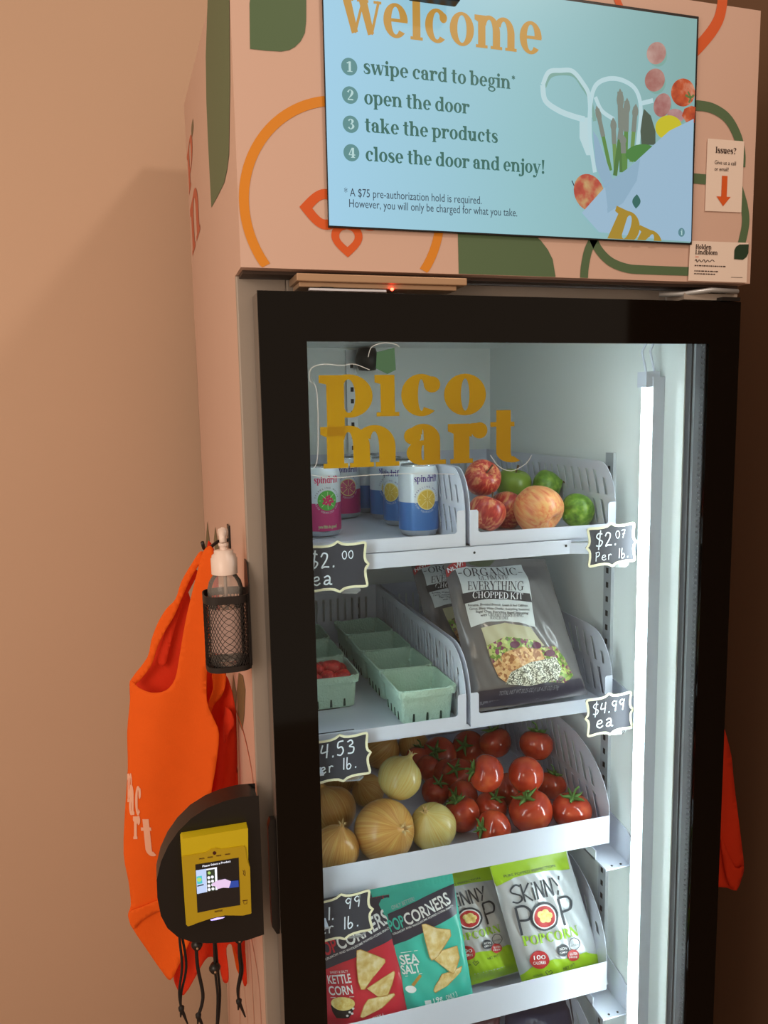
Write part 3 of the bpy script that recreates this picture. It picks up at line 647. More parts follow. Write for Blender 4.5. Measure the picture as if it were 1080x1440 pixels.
pp_(ellipse(362, 920, 86, 112, -.35), ramp_mat('screen_mango', [(.3, rgb(150, 52, 44)), (.5, rgb(190, 84, 66)), (.68, rgb(206, 178, 120))], scale=38, emit=SE), .0021)
rb([(275, 880), (262, 850)], 6, S_INK, .0021, 0)
pp_([(320, 1038), (455, 888), (470, 1010), (420, 1060)], BAGW, .0024)
q.poly([C5(*p) for p in leaf(640, 930, 634, 1014, 24)], fT(.0026), S_GRN)
LOGOA = em('logo', 172, 140, 44)
a0 = C5(520, 1190); ang = .30
def rotm(x, y): return (a0[0]+x*math.cos(ang)-y*math.sin(ang), a0[1]+x*math.sin(ang)+y*math.cos(ang))
def rlog(ch, sx, h, w_):
    polys, adv = LP_[ch]
    q.strips(polys, lambda u, v: fT(.0027)(*(lambda P: (P[0], max(P[1], tz0)))((lambda U, V: (a0[0]+U*math.cos(-.33)-V*math.sin(-.33), a0[1]+U*math.sin(-.33)+V*math.cos(-.33)))(sx+u*w_, v*h))), LOGOA)
rlog('p', -.012, .040, .036); 
LP_['n'] = LF['n']; rlog('n', .029, .030, .034)
x, z = C5(900, 1152); q.strips([Disc(x, z, .0052, .0058)], fT(.0026), em('info', 92, 140, 150)); put(q, serif('i'), fT(.0029), em('pale', 190, 226, 226), x-.0012, z-.0035, h=.005)
q.build('bag_picture', TV)

WC = thing('webcam', 'small dark webcam bracket hanging over the top edge of the screen', 'camera', PY(612, -4, -.02))
q = MB(); a, b_ = PY(578, -8, -.03), PY(647, 6, -.03); q.box(a.x, -.034, b_.z+.002, b_.x, -.0165, a.z+.03, BLACK); q.build('bracket', WC, bevel=.003)
q = MB(); q.lathe([(0, 0), (.006, 0), (.006, .004), (0, .004)], BLACKG, Matrix.Translation(((a.x+b_.x)/2, -.034, a.z+.012)) @ Matrix.Rotation(PI/2, 4, 'X'), 20); q.build('lens', WC)

# paper notices on the header
def sheet(name, label, cat, cpx, Y, bits):
    P = [PY(x, y, Y) for x, y in cpx]; o = thing(name, label, cat, (P[3]+P[2])*.5)
    q = MB(); q.prism(P, (0, .0006, 0), PAPER); q.build('sheet', o)
    bits(o, lambda u, v: ((P[0]*(1-u)+P[1]*u)*(1-v)+(P[3]*(1-u)+P[2]*u)*v))
    return o
def issues(o, S):
    A = lambda e: (lambda u, v: S(u, v)+Vector((0, -e, 0)))
    q = MB(); put(q, serif('Issues?'), lambda u, v: A(.0005)(u, 1-v), INK, .22, .81, width=.56, h=.062)
    put(q, sans('Give us a call'), lambda u, v: A(.0005)(u, 1-v), INK, .21, .655, width=.58, h=.055, xh=.7); put(q, sans('or email!'), lambda u, v: A(.0005)(u, 1-v), INK, .21, .565, width=.38, h=.055, xh=.7); q.build('lettering', o)
    q = MB(); q.poly([(.42, .5), (.57, .5), (.57, .79), (.68, .79), (.48, .925), (.29, .79), (.42, .79)], A(.0005), ORANGE); q.build('arrow', o)
sheet('notice', 'white paper Issues? notice with an orange arrow pointing down', 'notice', [(995.3, 194.7), (1046.6, 198.8), (1042.5, 298.6), (991.6, 296.6)], -.0016, issues)
def bcard(o, S):
    A = lambda u, v: S(u, 1-v)+Vector((0, -.0005, 0))
    q = MB()
    put(q, serif('Holden'), A, INK, .09, .80, width=.27, h=.085); put(q, serif('Lindblom'), A, INK, .09, .665, width=.38, h=.085)
    put(q, sans('CEO'), A, ORANGE, .09, .585, width=.06, h=.035, xh=.7)
    put(q, sans('hello at the front desk'), A, INK, .09, .36, width=.5, h=.04, xh=.7) if 0 else None
    for y, w_ in ((.37, .5), (.235, .40), (.165, .34)):
        x = .09
        while x < .09+w_: l = random.uniform(.015, .05); q.poly([(x, y), (x+l, y), (x+l, y+.028), (x, y+.028)], A, INK); x += l+.012
    q.strips([ribbon([(.09, .50), (.11, .54), (.13, .47), (.16, .53), (.2, .48), (.24, .54), (.27, .47), (.3, .53), (.34, .49), (.38, .54), (.42, .5)], .012)], A, INK)
    q.poly([(.72, .115), (.92, .12), (.92, .13), (.72, .125)], A, INK); q.build('lettering', o)
    q = MB(); q.poly([(.755, .58), (.755, .80), (.78, .89), (.84, .95), (1.0, .96), (1.0, .74), (.97, .64), (.91, .57)], lambda u, v: A(u, v)+Vector((0, -.0003, 0)), mat('dark_leaf', rgb(28, 58, 34), .6, var=0)); q.build('leaf', o)
sheet('business_card', 'white business card with a dark green leaf at the header corner', 'card', [(971, 338.5), (1052.5, 341.5), (1050, 397.5), (968, 394.5)], -.0026, bcard)

# lock and scanner bar under the header
SB = thing('sensor_bar', 'beige metal sensor bar with a red light under the header', 'sensor', (.2, .03, 1.805))
a, b_ = PY(417, 383, -.002), PY(657, 398, -.002)
q = MB(); q.box(a.x, -.002, 1.812, b_.x, .052, 1.8212, MET); q.build('housing', SB, bevel=.0012)
q = MB(); q.box(a.x+.004, .004, 1.806, b_.x-.012, .048, 1.812, MET); q.build('rail', SB, bevel=.001)
q = MB(); q.box(PY(435, 404, -.004).x, -.005, 1.801, PY(543, 409, -.004).x, .002, 1.8035, WHITE).box(a.x+.03, .0, 1.8035, a.x+.045, .02, 1.806, BLACK); q.build('strike_plate', SB)
q = MB(); c = PY(552, 406, .0); q.lathe([(0, -.002), (.002, -.001), (.0024, .001), (0, .002)], emis('red_led', (1, .04, .02, 1), 18), Matrix.Translation((c.x, .002, 1.8055)), 12); q.build('indicator_light', SB)

# ------------------------------------------------------------------ shelves and bins
BX0, BXM0, BXM1, BX1, BY0, BY1 = .076, .346, .354, .621, .2, .735
ROWS = [1.437, 1.132, .878, .590, .335]        # bin floors
def shelf(name, label, zt):
    o = thing(name, label, 'shelf', (.345, .45, zt-.02), 'wire free white shelves in the refrigerator')
    q = MB(); q.box(.066, .215, zt-.010, .62, .74, zt-.001, WHITE); q.build('tray', o)
    for s_, x in ((1, .045), (-1, .645)):
        X = lambda d: x+s_*d
        q = MB(); q.prism([(X(.0008), .165, zt-.026), (X(.0008), .165, zt+.024), (X(.0008), .185, zt+.032), (X(.0008), .31, zt+.05), (X(.0008), .70, zt+.05), (X(.0008), .70, zt-.026)], (s_*.002, 0, 0), WHITE)
        q.box(min(X(.001), X(.052)), .165, zt-.029, max(X(.001), X(.052)), .70, zt-.026, WHITE)
        q.box(min(X(.050), X(.052)), .20, zt-.029, max(X(.050), X(.052)), .70, zt-.010, WHITE)
        for dx in (.018, .036): q.lathe([(0, 0), (.0022, 0), (.0022, .0004), (0, .0004)], DARK, Matrix.Translation((X(dx), .172, zt-.026)), 10)
        q.build('bracket', o)
    return o
shelf('shelf', 'white bracket shelf carrying the strawberry and salad bins', ROWS[1])
shelf('shelf', 'white bracket shelf carrying the onion and tomato bin', ROWS[2])
shelf('shelf', 'white bracket shelf carrying the snack bag bin', ROWS[3])
shelf('shelf', 'white bracket shelf lowest in view under the dim bottom bin', ROWS[4])
o = thing('shelf', 'white top shelf with a front rail under the cans and apples', 'shelf', (.345, .45, ROWS[0]-.02), 'wire free white shelves in the refrigerator')
zt = ROWS[0]-.001
q = MB(); q.box(.062, .205, zt-.006, .62, .74, zt, WHITE); q.build('tray', o)
q = MB(); q.box(.055, .196, zt-.024, .535, .203, zt-.0005, WHITE)
for x in (.163, .360, .525): q.lathe([(0, 0), (.0022, 0), (.0022, .0006), (0, .0006)], DARK, Matrix.Translation((x, .196, zt-.010)) @ Matrix.Rotation(PI/2, 4, 'X'), 10)
q.build('front_rail', o, bevel=.001)
q = MB(); q.prism([(.532, .196, zt-.024), (.532, .196, zt-.006), (.643, .15, zt-.006), (.643, .15, zt-.024)], (.002, .005, 0), WHITE).box(.641, .15, zt-.024, .6445, .70, zt-.004, WHITE); q.build('bracket', o)
q = MB(); q.prism([(.048, .15, zt-.024), (.048, .15, zt-.006), (.060, .196, zt-.006), (.060, .196, zt-.024)], (.002, .005, 0), WHITE).box(.0455, .15, zt-.024, .049, .70, zt-.004, WHITE); q.build('bracket', o)

def bin_(label, x0, x1, z, h, lip, tab, rad, cols, slant=.35, group='white slotted bins', pitch=.026, sw=.0085):
    """open front produce bin: slotted side and back walls, arched front corners, low front lip"""
    T = .0009; q = MB()
    q.box(x0, BY0, z, x1, BY1, z+.003, WHITE)
    prof = [(BY0, z), (BY0, z+lip)]
    r = rad; n = 10
    for i in range(n+1):
        a = PI-(PI/2)*i/n; prof.append((BY0+r[0]+r[0]*math.cos(a), z+h-r[1]+r[1]*math.sin(a)) if h-r[1] >= lip-.001 else (BY0+r[0]+r[0]*math.cos(a), z+lip+(h-lip)*math.sin(a)))
    prof += [(BY1, z+h), (BY1, z)]
    def top(y):
        if y > BY0+r[0]: return h
        t = (BY0+r[0]-y)/r[0]; return max(lip, h-r[1]+r[1]*math.sqrt(max(0, 1-t*t)))
    holes = []
    for (za, zb) in cols:
        y = BY0+.024
        while y < BY1-.06:
            for_y = y+(zb-za)*slant
            a0, a1 = za*h, min(zb*h, top(y)-.016)
            if a1-a0 > .015:
                d0 = 0; d1 = (a1-a0)*slant
                holes.append([(y, z+a0), (y+sw, z+a0), (y+sw+d1, z+a1), (y+d1, z+a1)])
            y += pitch
    for x, s_ in ((x0, 1), (x1, -1)):
        loops = [prof]+holes
        tri = tessellate_polygon([[Vector((a, c, 0)) for a, c in L] for L in loops]); flat = [p for L in loops for p in L]
        for dx in (0, s_*T): q.add([(x+dx, a, c) for a, c in flat], tri, WHITE)
        for L in loops: k = len(L); q.add([(x+dx, a, c) for dx in (0, s_*T) for a, c in L], [(i, (i+1) % k, k+(i+1) % k, k+i) for i in range(k)], WHITE)
    bl = [(x0, z), (x1, z), (x1, z+h), (x0, z+h)]; bh = []; x = x0+.012
    while x < x1-.016: bh.append([(x, z+.42*h), (x+.005, z+.42*h), (x+.005, z+.8*h), (x, z+.8*h)]); x += .0165
    loops = [bl]+bh; tri = tessellate_polygon([[Vector((a, c, 0)) for a, c in L] for L in loops]); flat = [p for L in loops for p in L]
    for y in (BY1-T, BY1): q.add([(a, y, c) for a, c in flat], tri, WHITE)
    for L in bh: k = len(L); q.add([(a, y, c) for y in (BY1-T, BY1) for a, c in L], [(i, (i+1) % k, k+(i+1) % k, k+i) for i in range(k)], WHITE)
    if tab: F_ = [(x0, z), (x1, z), (x1, z+tab), (x1-.012, z+tab), (x1-.0145, z+tab-.003), (x1-.0145, z+lip+.003), (x1-.018, z+lip), (x0+.018, z+lip), (x0+.0145, z+lip+.003), (x0+.0145, z+tab-.003), (x0+.012, z+tab), (x0, z+tab)]
    else: F_ = [(x0, z), (x1, z), (x1, z+lip), (x0, z+lip)]
    q.prism([(a, BY0-.0006, c) for a, c in F_], (0, T, 0), WHITE)
    for i in range(5):      # floor slots, drawn as dark strips for their shade
        y = BY0+.045+i*.1; q.box(x0+.03, y, z+.0029, x0+.09, y+.003, z+.0033, DARK)
    o = q.build('storage_bin', origin=((x0+x1)/2, BY0, z)); return tag(o, label, 'bin', group)
C2 = ((.12, .46), (.54, .90))
bin_('white slotted bin on the top shelf holding the sparkling water cans', BX0, BXM0, ROWS[0], .125, .021, .058, (.055, .075), C2)
bin_('white slotted bin on the top shelf holding the apples and limes', BXM1, BX1, ROWS[0], .125, .021, .058, (.055, .075), C2)
bin_('white slotted bin holding the pulp baskets of strawberries', BX0, BXM0, ROWS[1], .130, .021, .058, (.075, .085), ((.25, .88),), .12, pitch=.017)
bin_('white slotted bin holding the salad kit bags', BXM1, BX1, ROWS[1], .130, .021, .058, (.075, .085), C2)
bin_('wide white slotted bin holding the onions and tomatoes', BX0, BX1, ROWS[2], .165, .052, 0, (.17, .125), ((.10, .44), (.50, .90)), .42, sw=.0105)
bin_('wide white slotted bin holding the four snack bags', BX0, BX1, ROWS[3], .190, .056, 0, (.15, .14), ((.08, .42), (.48, .88)), .42, sw=.0105)
bin_('wide white slotted bin at the very bottom with dark packages', BX0, BX1, ROWS[4], .165, .052, 0, (.17, .125), ((.10, .44), (.50, .90)), .42, sw=.0105)

# ------------------------------------------------------------------ chalkboard price tags
CHALK = mat('chalkboard', rgb(52, 52, 60), .75, var=.12, scale=40); CREAM = mat('tag_border', rgb(232, 226, 190), .6, var=.03); CHW = mat('chalk', rgb(232, 240, 246), .9, var=.05)
CLIPM = clear('clip_plastic', (.93, .95, .95, 1), 1.45, .05, .12)
def tag_outline(a, b_):
    Q = [(0, 1.10), (.07, 1.05), (.16, .98), (.32, .94), (.55, .93), (.8, .96), (.92, .965), (.965, .94), (.98, .86), (.955, .70), (.93, .5), (.925, .3), (.95, .16), (1.0, .08), (1.06, 0)]
    h = [(x*a, y*b_) for x, y in Q]; lo = [(x, -y) for x, y in h[::-1][1:]]; r = h+lo
    return r+[(-x, y) for x, y in r[::-1][1:-1]]
def price_tag(label, cpx, Y, wpx, hpx, roll, l1, l2):
    c = PY(*cpx, Y); k = pxm(c); a, b_ = wpx/2*k, hpx/2*k
    o = thing('price_tag', label, 'sign', c, 'chalkboard price tags')
    ca, sa = math.cos(roll), math.sin(roll)
    fn = lambda e: (lambda u, v: c+Vector((u*ca-v*sa, -e, u*sa+v*ca)))
    out = tag_outline(a, b_); q = MB(); q.prism([fn(0)(*p) for p in out], (0, .003, 0), CHALK); q.build('board', o)
    q = MB(); q.strips([ribbon([(x*.99, y*.99) for x, y in out], 3.6*k, closed=True, smooth=0)], fn(.0006), CREAM); q.build('border', o)
    q = MB()
    for st, x, y, h in l1: put(q, hand(st), fn(.0006), CHW, x*a, y*b_, h=h*b_, width=None)
    for st, x, y, h in l2: put(q, hand(st), fn(.0006), CHW, x*a, y*b_, h=h*b_)
    q.build('chalk_lettering', o)
    q = MB(); q.prism([fn(0)(*p)+Vector((0, .003, 0)) for p in ((-.05*a, -.9*b_), (.75*a, -.9*b_), (.75*a, -1.16*b_), (.6*a, -1.28*b_), (.12*a, -1.2*b_), (-.05*a, -1.1*b_))], (0, .005, 0), CLIPM); q.build('clip', o)
R_ = math.radians
price_tag('chalkboard price tag reading $2.00 ea below the cans', (476, 797), .188, 84, 66, R_(1), (('$2.', -1.0, .02, .62), ('00', .12, .30, .36)), (('ea', -.94, -.72, .62),))
price_tag('chalkboard price tag reading $2.07 Per lb. beside the lime', (860, 766), .140, 76, 56, R_(3), (('$2.', -.68, -.02, .66), ('07', .16, .28, .40)), (('Per lb.', -.72, -.74, .46),))
price_tag('chalkboard price tag reading $4.99 ea beside the salad kit', (857, 1004), .150, 73, 55, R_(3), (('$4.99', -.74, .10, .56),), (('ea', -.62, -.64, .70),))
price_tag('chalkboard price tag reading $4.53 per lb. above the onions', (480, 1066), .188, 82, 63, R_(3), (('$4.53', -1.1, .14, .62),), (('per lb.', -1.1, -.56, .50),))
price_tag('chalkboard price tag reading $1.99 per lb. on the snack bag bin', (482, 1289), .188, 84, 63, R_(3), (('$1.', -.95, .0, .62), ('99', .10, .30, .52)), (('per lb.', -1.18, -.62, .54),))

# ------------------------------------------------------------------ cans on the top shelf
ALU = mat('aluminium', rgb(200, 204, 208), .25, .9, var=.02)
CANW = mat('can_white', rgb(226, 236, 244), .3, .15, var=.01); CBLUE = mat('can_blue', rgb(78, 128, 196), .3, .15, var=.02); CPINK = mat('can_pink', rgb(206, 58, 122), .3, .15, var=.02)
CLEM = mat('lemon_print', rgb(226, 190, 74), .4, var=.06, scale=120); CLEM2 = mat('lemon_print_pale', rgb(244, 226, 150), .4, var=0); CPUR = mat('can_purple', rgb(72, 52, 140), .4, var=0)
CLIME = mat('lime_print', rgb(92, 190, 76), .4, var=.03); CLIME2 = mat('lime_print_pale', rgb(196, 236, 170), .4, var=0); CRASP = mat('raspberry_print', rgb(226, 48, 110), .4, var=.1, scale=500); CGRAP = mat('grapefruit_print', rgb(214, 96, 130), .4, var=.04)
CR, CH = .0345, .123
def can(label, px, kind, face, split=.48, name='beverage_can'):
    c = PZ(px[0], px[1], ROWS[0]+.0035); c.z = ROWS[0]+.0035
    o = thing(name, label, 'can', c, 'sparkling water cans')
    low, word, pr1, pr2 = {'lemon': (CBLUE, CPUR, CLEM, CLEM2), 'lime': (CPINK, CRASP, CLIME, CLIME2), 'grape': (CPINK, CPUR, CGRAP, CLEM2)}[kind]
    q = MB(); M_ = Matrix.Translation(c); zs = CH*split
    q.lathe([(0, .004), (CR*.72, .004), (CR*.76, 0), (CR*.86, .002), (CR, .011)], ALU, M_, 40)
    q.lathe([(CR, .011), (CR, zs)], low, M_, 40); q.lathe([(CR, zs), (CR, CH-.016)], CANW, M_, 40); q.lathe([(CR, CH-.016), (CR*.97, CH-.011), (CR*.86, CH-.003)], CANW, M_, 40)
    def wrap(e): return lambda u, v: c+Vector(((CR+e)*math.sin(u/CR+face), -(CR+e)*math.cos(u/CR+face), v))
    zf = CH*.52
    put(q, serif('spindrift'), wrap(.0003), word, -.0225, CH*.765, width=.045, h=.0082)
    q.fill(ellipse(0, zf, .0175, .0175, 0, 32), wrap(.0003), CLEM2 if kind != 'lime' else CLIME, .004); q.fill(ellipse(0, zf, .0158, .0158, 0, 32), wrap(.0006), pr1, .004)
    for i in range(8):
        a = 2*PI*i/8; q.strips([ribbon([(.003*math.cos(a), zf+.003*math.sin(a)), (.0152*math.cos(a), zf+.0152*math.sin(a))], .0011, smooth=0)], wrap(.0010), pr2)
    if kind == 'lime':
        for i in range(14): a = i*2.4; r_ = .0024*math.sqrt(i); q.strips([Disc(r_*math.cos(a), zf+r_*math.sin(a), .0023, n=10)], wrap(.0013+.00003*i), CRASP)
    for word_, up, col in (('SPARKLING WATER', 1, CPUR if kind != 'lime' else INK), ('FRESH SQUEEZED FRUIT', -1, CANW)):
        n = len(word_)
        for i, ch in enumerate(word_):
            if ch == ' ': continue
            a = PI/2-(i-(n-1)/2)*.19 if up > 0 else -PI/2+(i-(n-1)/2)*.15
            pl, wd = sans(ch); R2 = .0205 if up > 0 else .0225; k = .0042
            rot = a-PI/2 if up > 0 else a+PI/2
            q.strips(pl, lambda u, v: wrap(.0003)(R2*math.cos(a)+(u-wd/2)*k*math.cos(rot)-v*k*math.sin(rot), zf+R2*math.sin(a)+(u-wd/2)*k*math.sin(rot)+v*k*math.cos(rot)), col)
    if kind == 'lime': put(q, serif('yes this is good'), wrap(.0003), CLIME2, -.017, .016, width=.034, h=.004)
    q.build('body', o)
    q = MB(); q.lathe([(CR*.86, CH-.003), (CR*.87, CH-.001), (CR*.84, CH), (CR*.80, CH-.004), (0, CH-.005)], ALU, M_, 40); lid = q.build('lid', o)
    q = MB(); q.prism([c+Vector((.010*math.cos(t), .004+.015*math.sin(t), CH-.0048)) for t in [2*PI*i/16 for i in range(16)]], (0, 0, .0012), ALU); q.build('pull_tab', lid)
    return o
can('pink and white can with a lime and raspberry print in front', (453, 752), 'lime', .12)
can('dim pink and white can with a grapefruit print behind the raspberry one', (484, 727), 'grape', .05)
can('front blue and white can with its lemon print facing out', (589, 751), 'lemon', .12)
can('second blue and white can behind the front lemon can', (565, 737), 'lemon', -.95)
can('third blue and white can back along the lemon row with half its lemon showing', (545, 728), 'lemon', -.10)
can('dim blue and white can deepest at the back of the bin', (514, 719), 'lemon', 1.9)

# ------------------------------------------------------------------ apples and limes
APPLE = ramp_mat('apple_skin', [(.28, rgb(150, 30, 34)), (.48, rgb(190, 62, 52)), (.60, rgb(214, 132, 88)), (.75, rgb(226, 176, 112))], (1, 1, .16), 170, .28, 6, dist=.6)
APPLEY = ramp_mat('apple_skin_blush', [(.22, rgb(196, 70, 48)), (.42, rgb(222, 134, 84)), (.58, rgb(228, 168, 108)), (.8, rgb(222, 186, 116))], (1, 1, .14), 170, .3, 6, dist=.5)
APPLEG = ramp_mat('apple_skin_green', [(.3, rgb(104, 128, 36)), (.6, rgb(124, 150, 48)), (.8, rgb(142, 162, 74))], (1, 1, .5), 30, .3)
LIME = ramp_mat('lime_skin', [(.3, rgb(70, 104, 20)), (.5, rgb(100, 144, 36)), (.75, rgb(156, 184, 76))], (1, 1, 1), 90, .35, 6, bump=.5)
STEM = mat('stem_brown', rgb(92, 66, 40), .8, var=.2)
def apple(label, px, r_px, Y, skin, tilt=(0, 0, 0), squash=.9, name='apple', cat='apple', grp='apples in the top bin', stem=True):
    c = PY(*px, Y); r = r_px*pxm(c); q = MB()
    if cat == 'apple':
        prof = [(0, -.80), (.12, -.82), (.22, -.88), (.36, -.92), (.55, -.85), (.76, -.62), (.93, -.28), (1, .08), (.97, .38), (.85, .66), (.64, .85), (.42, .90), (.24, .84), (.10, .70), (0, .62)]
        P = [(a*r, b_*r*squash) for a, b_ in catmull(prof, 3)]
        q.lathe([(max(0, a), b_) for a, b_ in P], skin, Matrix(), 36, fx=lambda a, t: 1+.022*math.cos(5*a)*(1 if t < .4 else .3))
    else:
        prof = [(0, -1.12), (.10, -1.10), (.16, -1.02), (.38, -.90), (.72, -.62), (.94, -.25), (1, 0), (.94, .25), (.72, .62), (.38, .90), (.16, 1.02), (.10, 1.10), (0, 1.12)]
        q.lathe([(max(0, a)*r, b_*r*squash) for a, b_ in catmull(prof, 3)], skin, Matrix(), 32)
    o = q.build('skin' if 0 else name, loc=c); o.rotation_euler = tilt; tag(o, label, cat, grp)
    if stem:
        s_ = MB(); top = .62*r*squash if cat == 'apple' else 1.1*r*squash
        s_.tube([(0, 0, top-.002), (.001, 0, top+.012*(1 if cat == 'apple' else .1)), (.004, .002, top+(.02 if cat == 'apple' else .003))], [.0014, .0014, .002], STEM, 6); k = s_.build('stem'); k.parent = o
    return o
apple('large blushed yellow and red apple at the front of the bin', (756, 716), 35, .266, APPLEY, (2.2, -.5, .2), .94, stem=False)
apple('red apple resting highest on the left of the pile', (678, 673), 26, .33, APPLE, (.9, -.2, .3), .92)
apple('dark red apple low at the front left corner post', (684, 722), 27, .278, APPLE, (.3, .3, 1))
apple('red apple wedged between the front left apple and the large blushed one', (712, 719), 27, .335, APPLE, (.9, .6, 2))
apple('green apple shaded behind the top red one', (722, 682), 25, .42, APPLEG, (.2, .1, 0))
apple('round bright lime on top beside the bin wall', (769, 683), 23, .39, LIME, (.6, 1.2, 0), .88, 'lime', 'lime', 'limes in the top bin')
apple('wrinkled green lime at the front right near the price tag', (812, 718), 25, .28, LIME, (.2, 1.3, .5), .98, 'lime', 'lime', 'limes in the top bin')
0 and apple('green lime hidden in shade between the apple and the round lime', (792, 722), 22, .34, LIME, (.9, 1.0, .1), .9, 'lime', 'lime', 'limes in the top bin')
apple('red apple tucked low behind the large blushed one', (742, 712), 24, .42, APPLE, (.5, .3, 1))

# ------------------------------------------------------------------ pulp baskets and strawberries
PULP = mat('green_pulp', rgb(186, 218, 200), .95, var=.06, scale=60, bump=.6, bscale=260)
def make_basket():
    q = MB(); HB = .060; w0, w1, d0, d1 = .044, .0525, .048, .058; n = 40
    def loop(hw, hd, z, wav=0):
        P = []
        for i in range(n):
            a = 2*PI*(i+.5)/n; c, s_ = math.cos(a), math.sin(a); k = .16
            P.append(Vector((hw*math.copysign(abs(c)**k, c), hd*math.copysign(abs(s_)**k, s_), z+wav*(math.sin(i*2.3)+math.sin(i*3.7)))))
        return P
    L = [loop(w0-.004, d0-.004, .0), loop(w0, d0, .003), loop(w1-.0055, d1-.0055, HB-.014), loop(w1-.0015, d1-.0015, HB-.012), loop(w1, d1, HB, .0008), loop(w1-.0028, d1-.0028, HB+.0008, .0008), loop(w1-.005, d1-.005, HB-.012), loop(w0-.003, d0-.003, .005)]
    vs = [p for l in L for p in l]; fs = [(r*n+i, r*n+(i+1) % n, (r+1)*n+(i+1) % n, (r+1)*n+i) for r in range(len(L)-1) for i in range(n)]
    fs += [tuple(range(n)), tuple(range((len(L)-1)*n, len(L)*n))]
    q.add(vs, fs, PULP, False)
    SL = mat('pulp_slit', rgb(48, 70, 60), 1, var=0)
    for sy in (-1, 1):
        for x in (-.024, 0, .024):
            t = lambda z: d0+(d1-.0055-d0)*(z-.003)/(HB-.017)
            q.prism([(x-.0022, sy*(t(.004)+.0008), .004), (x+.0022, sy*(t(.004)+.0008), .004), (x+.0014, sy*(t(.018)+.0008), .018), (x-.0014, sy*(t(.018)+.0008), .018)], (0, -sy*.002, 0), SL)
    for sx in (-1, 1):
        for y in (-.03, -.01, .01, .03):
            t = lambda z: w0+(w1-.0055-w0)*(z-.003)/(HB-.017)
            q.prism([(sx*(t(.004)+.0008), y-.0022, .004), (sx*(t(.004)+.0008), y+.0022, .004), (sx*(t(.018)+.0008), y+.0014, .018), (sx*(t(.018)+.0008), y-.0014, .018)], (-sx*.002, 0, 0), SL)
    return q
bz = ROWS[1]+.003
spots = [(.290, .283, 'front right green pulp basket standing empty at the bin lip'), (.290, .402, 'empty green pulp basket second from the lip in the right column'), (.289, .521, 'empty green pulp basket third from the lip in the right column'), (.288, .640, 'rearmost green pulp basket of the right column against the back slots'),
         (.150, .392, 'left green pulp basket heaped with strawberries'), (.150, .511, 'green pulp basket just behind the strawberry one'), (.150, .632, 'rearmost green pulp basket of the left column')]
b0 = make_basket().build('pulp_basket', loc=(0, 0, 0)); baskets = []
for i, (x, y, lab) in enumerate(spots):
    o = b0 if i == 0 else b0.copy()
    if i: COL.objects.link(o)
    o.location = (x, y, bz); o.rotation_euler = (0, 0, (0, .02, -.015, .01, -.01, .02, 0)[i]); tag(o, lab, 'basket', 'green pulp fruit baskets')
BERRY = ramp_mat('strawberry_skin', [(.3, rgb(150, 20, 26)), (.6, rgb(206, 44, 40)), (.8, rgb(220, 80, 60))], scale=90, rough=.35); SEED = mat('berry_seed', rgb(232, 180, 80), .6, var=0); LEAFM = mat('calyx_green', rgb(86, 124, 56), .7, var=.2)
def make_berry():
    r = thing('strawberry', 'x', 'strawberry', (0, 0, 0)); q = MB()
    P = [(max(0, a), b_) for a, b_ in catmull([(0, -.020), (.006, -.0185), (.012, -.010), (.0165, .002), (.016, .010), (.010, .015), (0, .0155)], 3)]
    q.lathe(P, BERRY, Matrix(), 24)
    for i in range(42):
        a = i*2.4; z = -.016+.028*(i/42); k = min(range(len(P)), key=lambda j: abs(P[j][1]-z)); rr = P[k][0]
        q.lathe([(0, -.0006), (.0006, 0), (0, .0006)], SEED, Matrix.Translation((rr*math.cos(a), rr*math.sin(a), z)), 5)
    q.build('flesh', r)
    q = MB()
    for i in range(7):
        a = 2*PI*i/7; ca, sa = math.cos(a), math.sin(a)
        q.add([(0, 0, .0155), (.006*ca-.0025*sa, .006*sa+.0025*ca, .0165), (.012*ca, .012*sa, .0145), (.006*ca+.0025*sa, .006*sa-.0025*ca, .0165)], [(0, 1, 2, 3)], LEAFM)
    q.build('calyx', r); return r
br = make_berry(); k = 0
for x, y, z, labp in ((-.026, -.026, .046, 'strawberry at the front left of the heaped basket'), (-.001, -.028, .047, 'strawberry at the front middle of the heaped basket'), (.025, -.024, .046, 'strawberry with an orange tip at the front right of the heaped basket'), (-.016, .004, .056, 'strawberry crowning the left of the heap'), (.013, .004, .057, 'strawberry crowning the right of the heap'), (-.03, .03, .043, 'strawberry at the back left of the heap'), (.004, .028, .046, 'strawberry at the back middle of the heap'), (.03, .026, .042, 'strawberry at the back right of the heap')):
    loc = (.150+x, .392+y, bz+z); rot = (random.uniform(1.0, 2.2), random.uniform(-.6, .6), random.uniform(0, 6.28))
    if k == 0: br.location = loc; br.rotation_euler = rot; tag(br, labp, 'strawberry', 'strawberries in the basket'); br.scale = (.95,)*3
    else: dup(br, loc, rot, random.uniform(.88, 1.0), labp, 'strawberries in the basket')
    k += 1

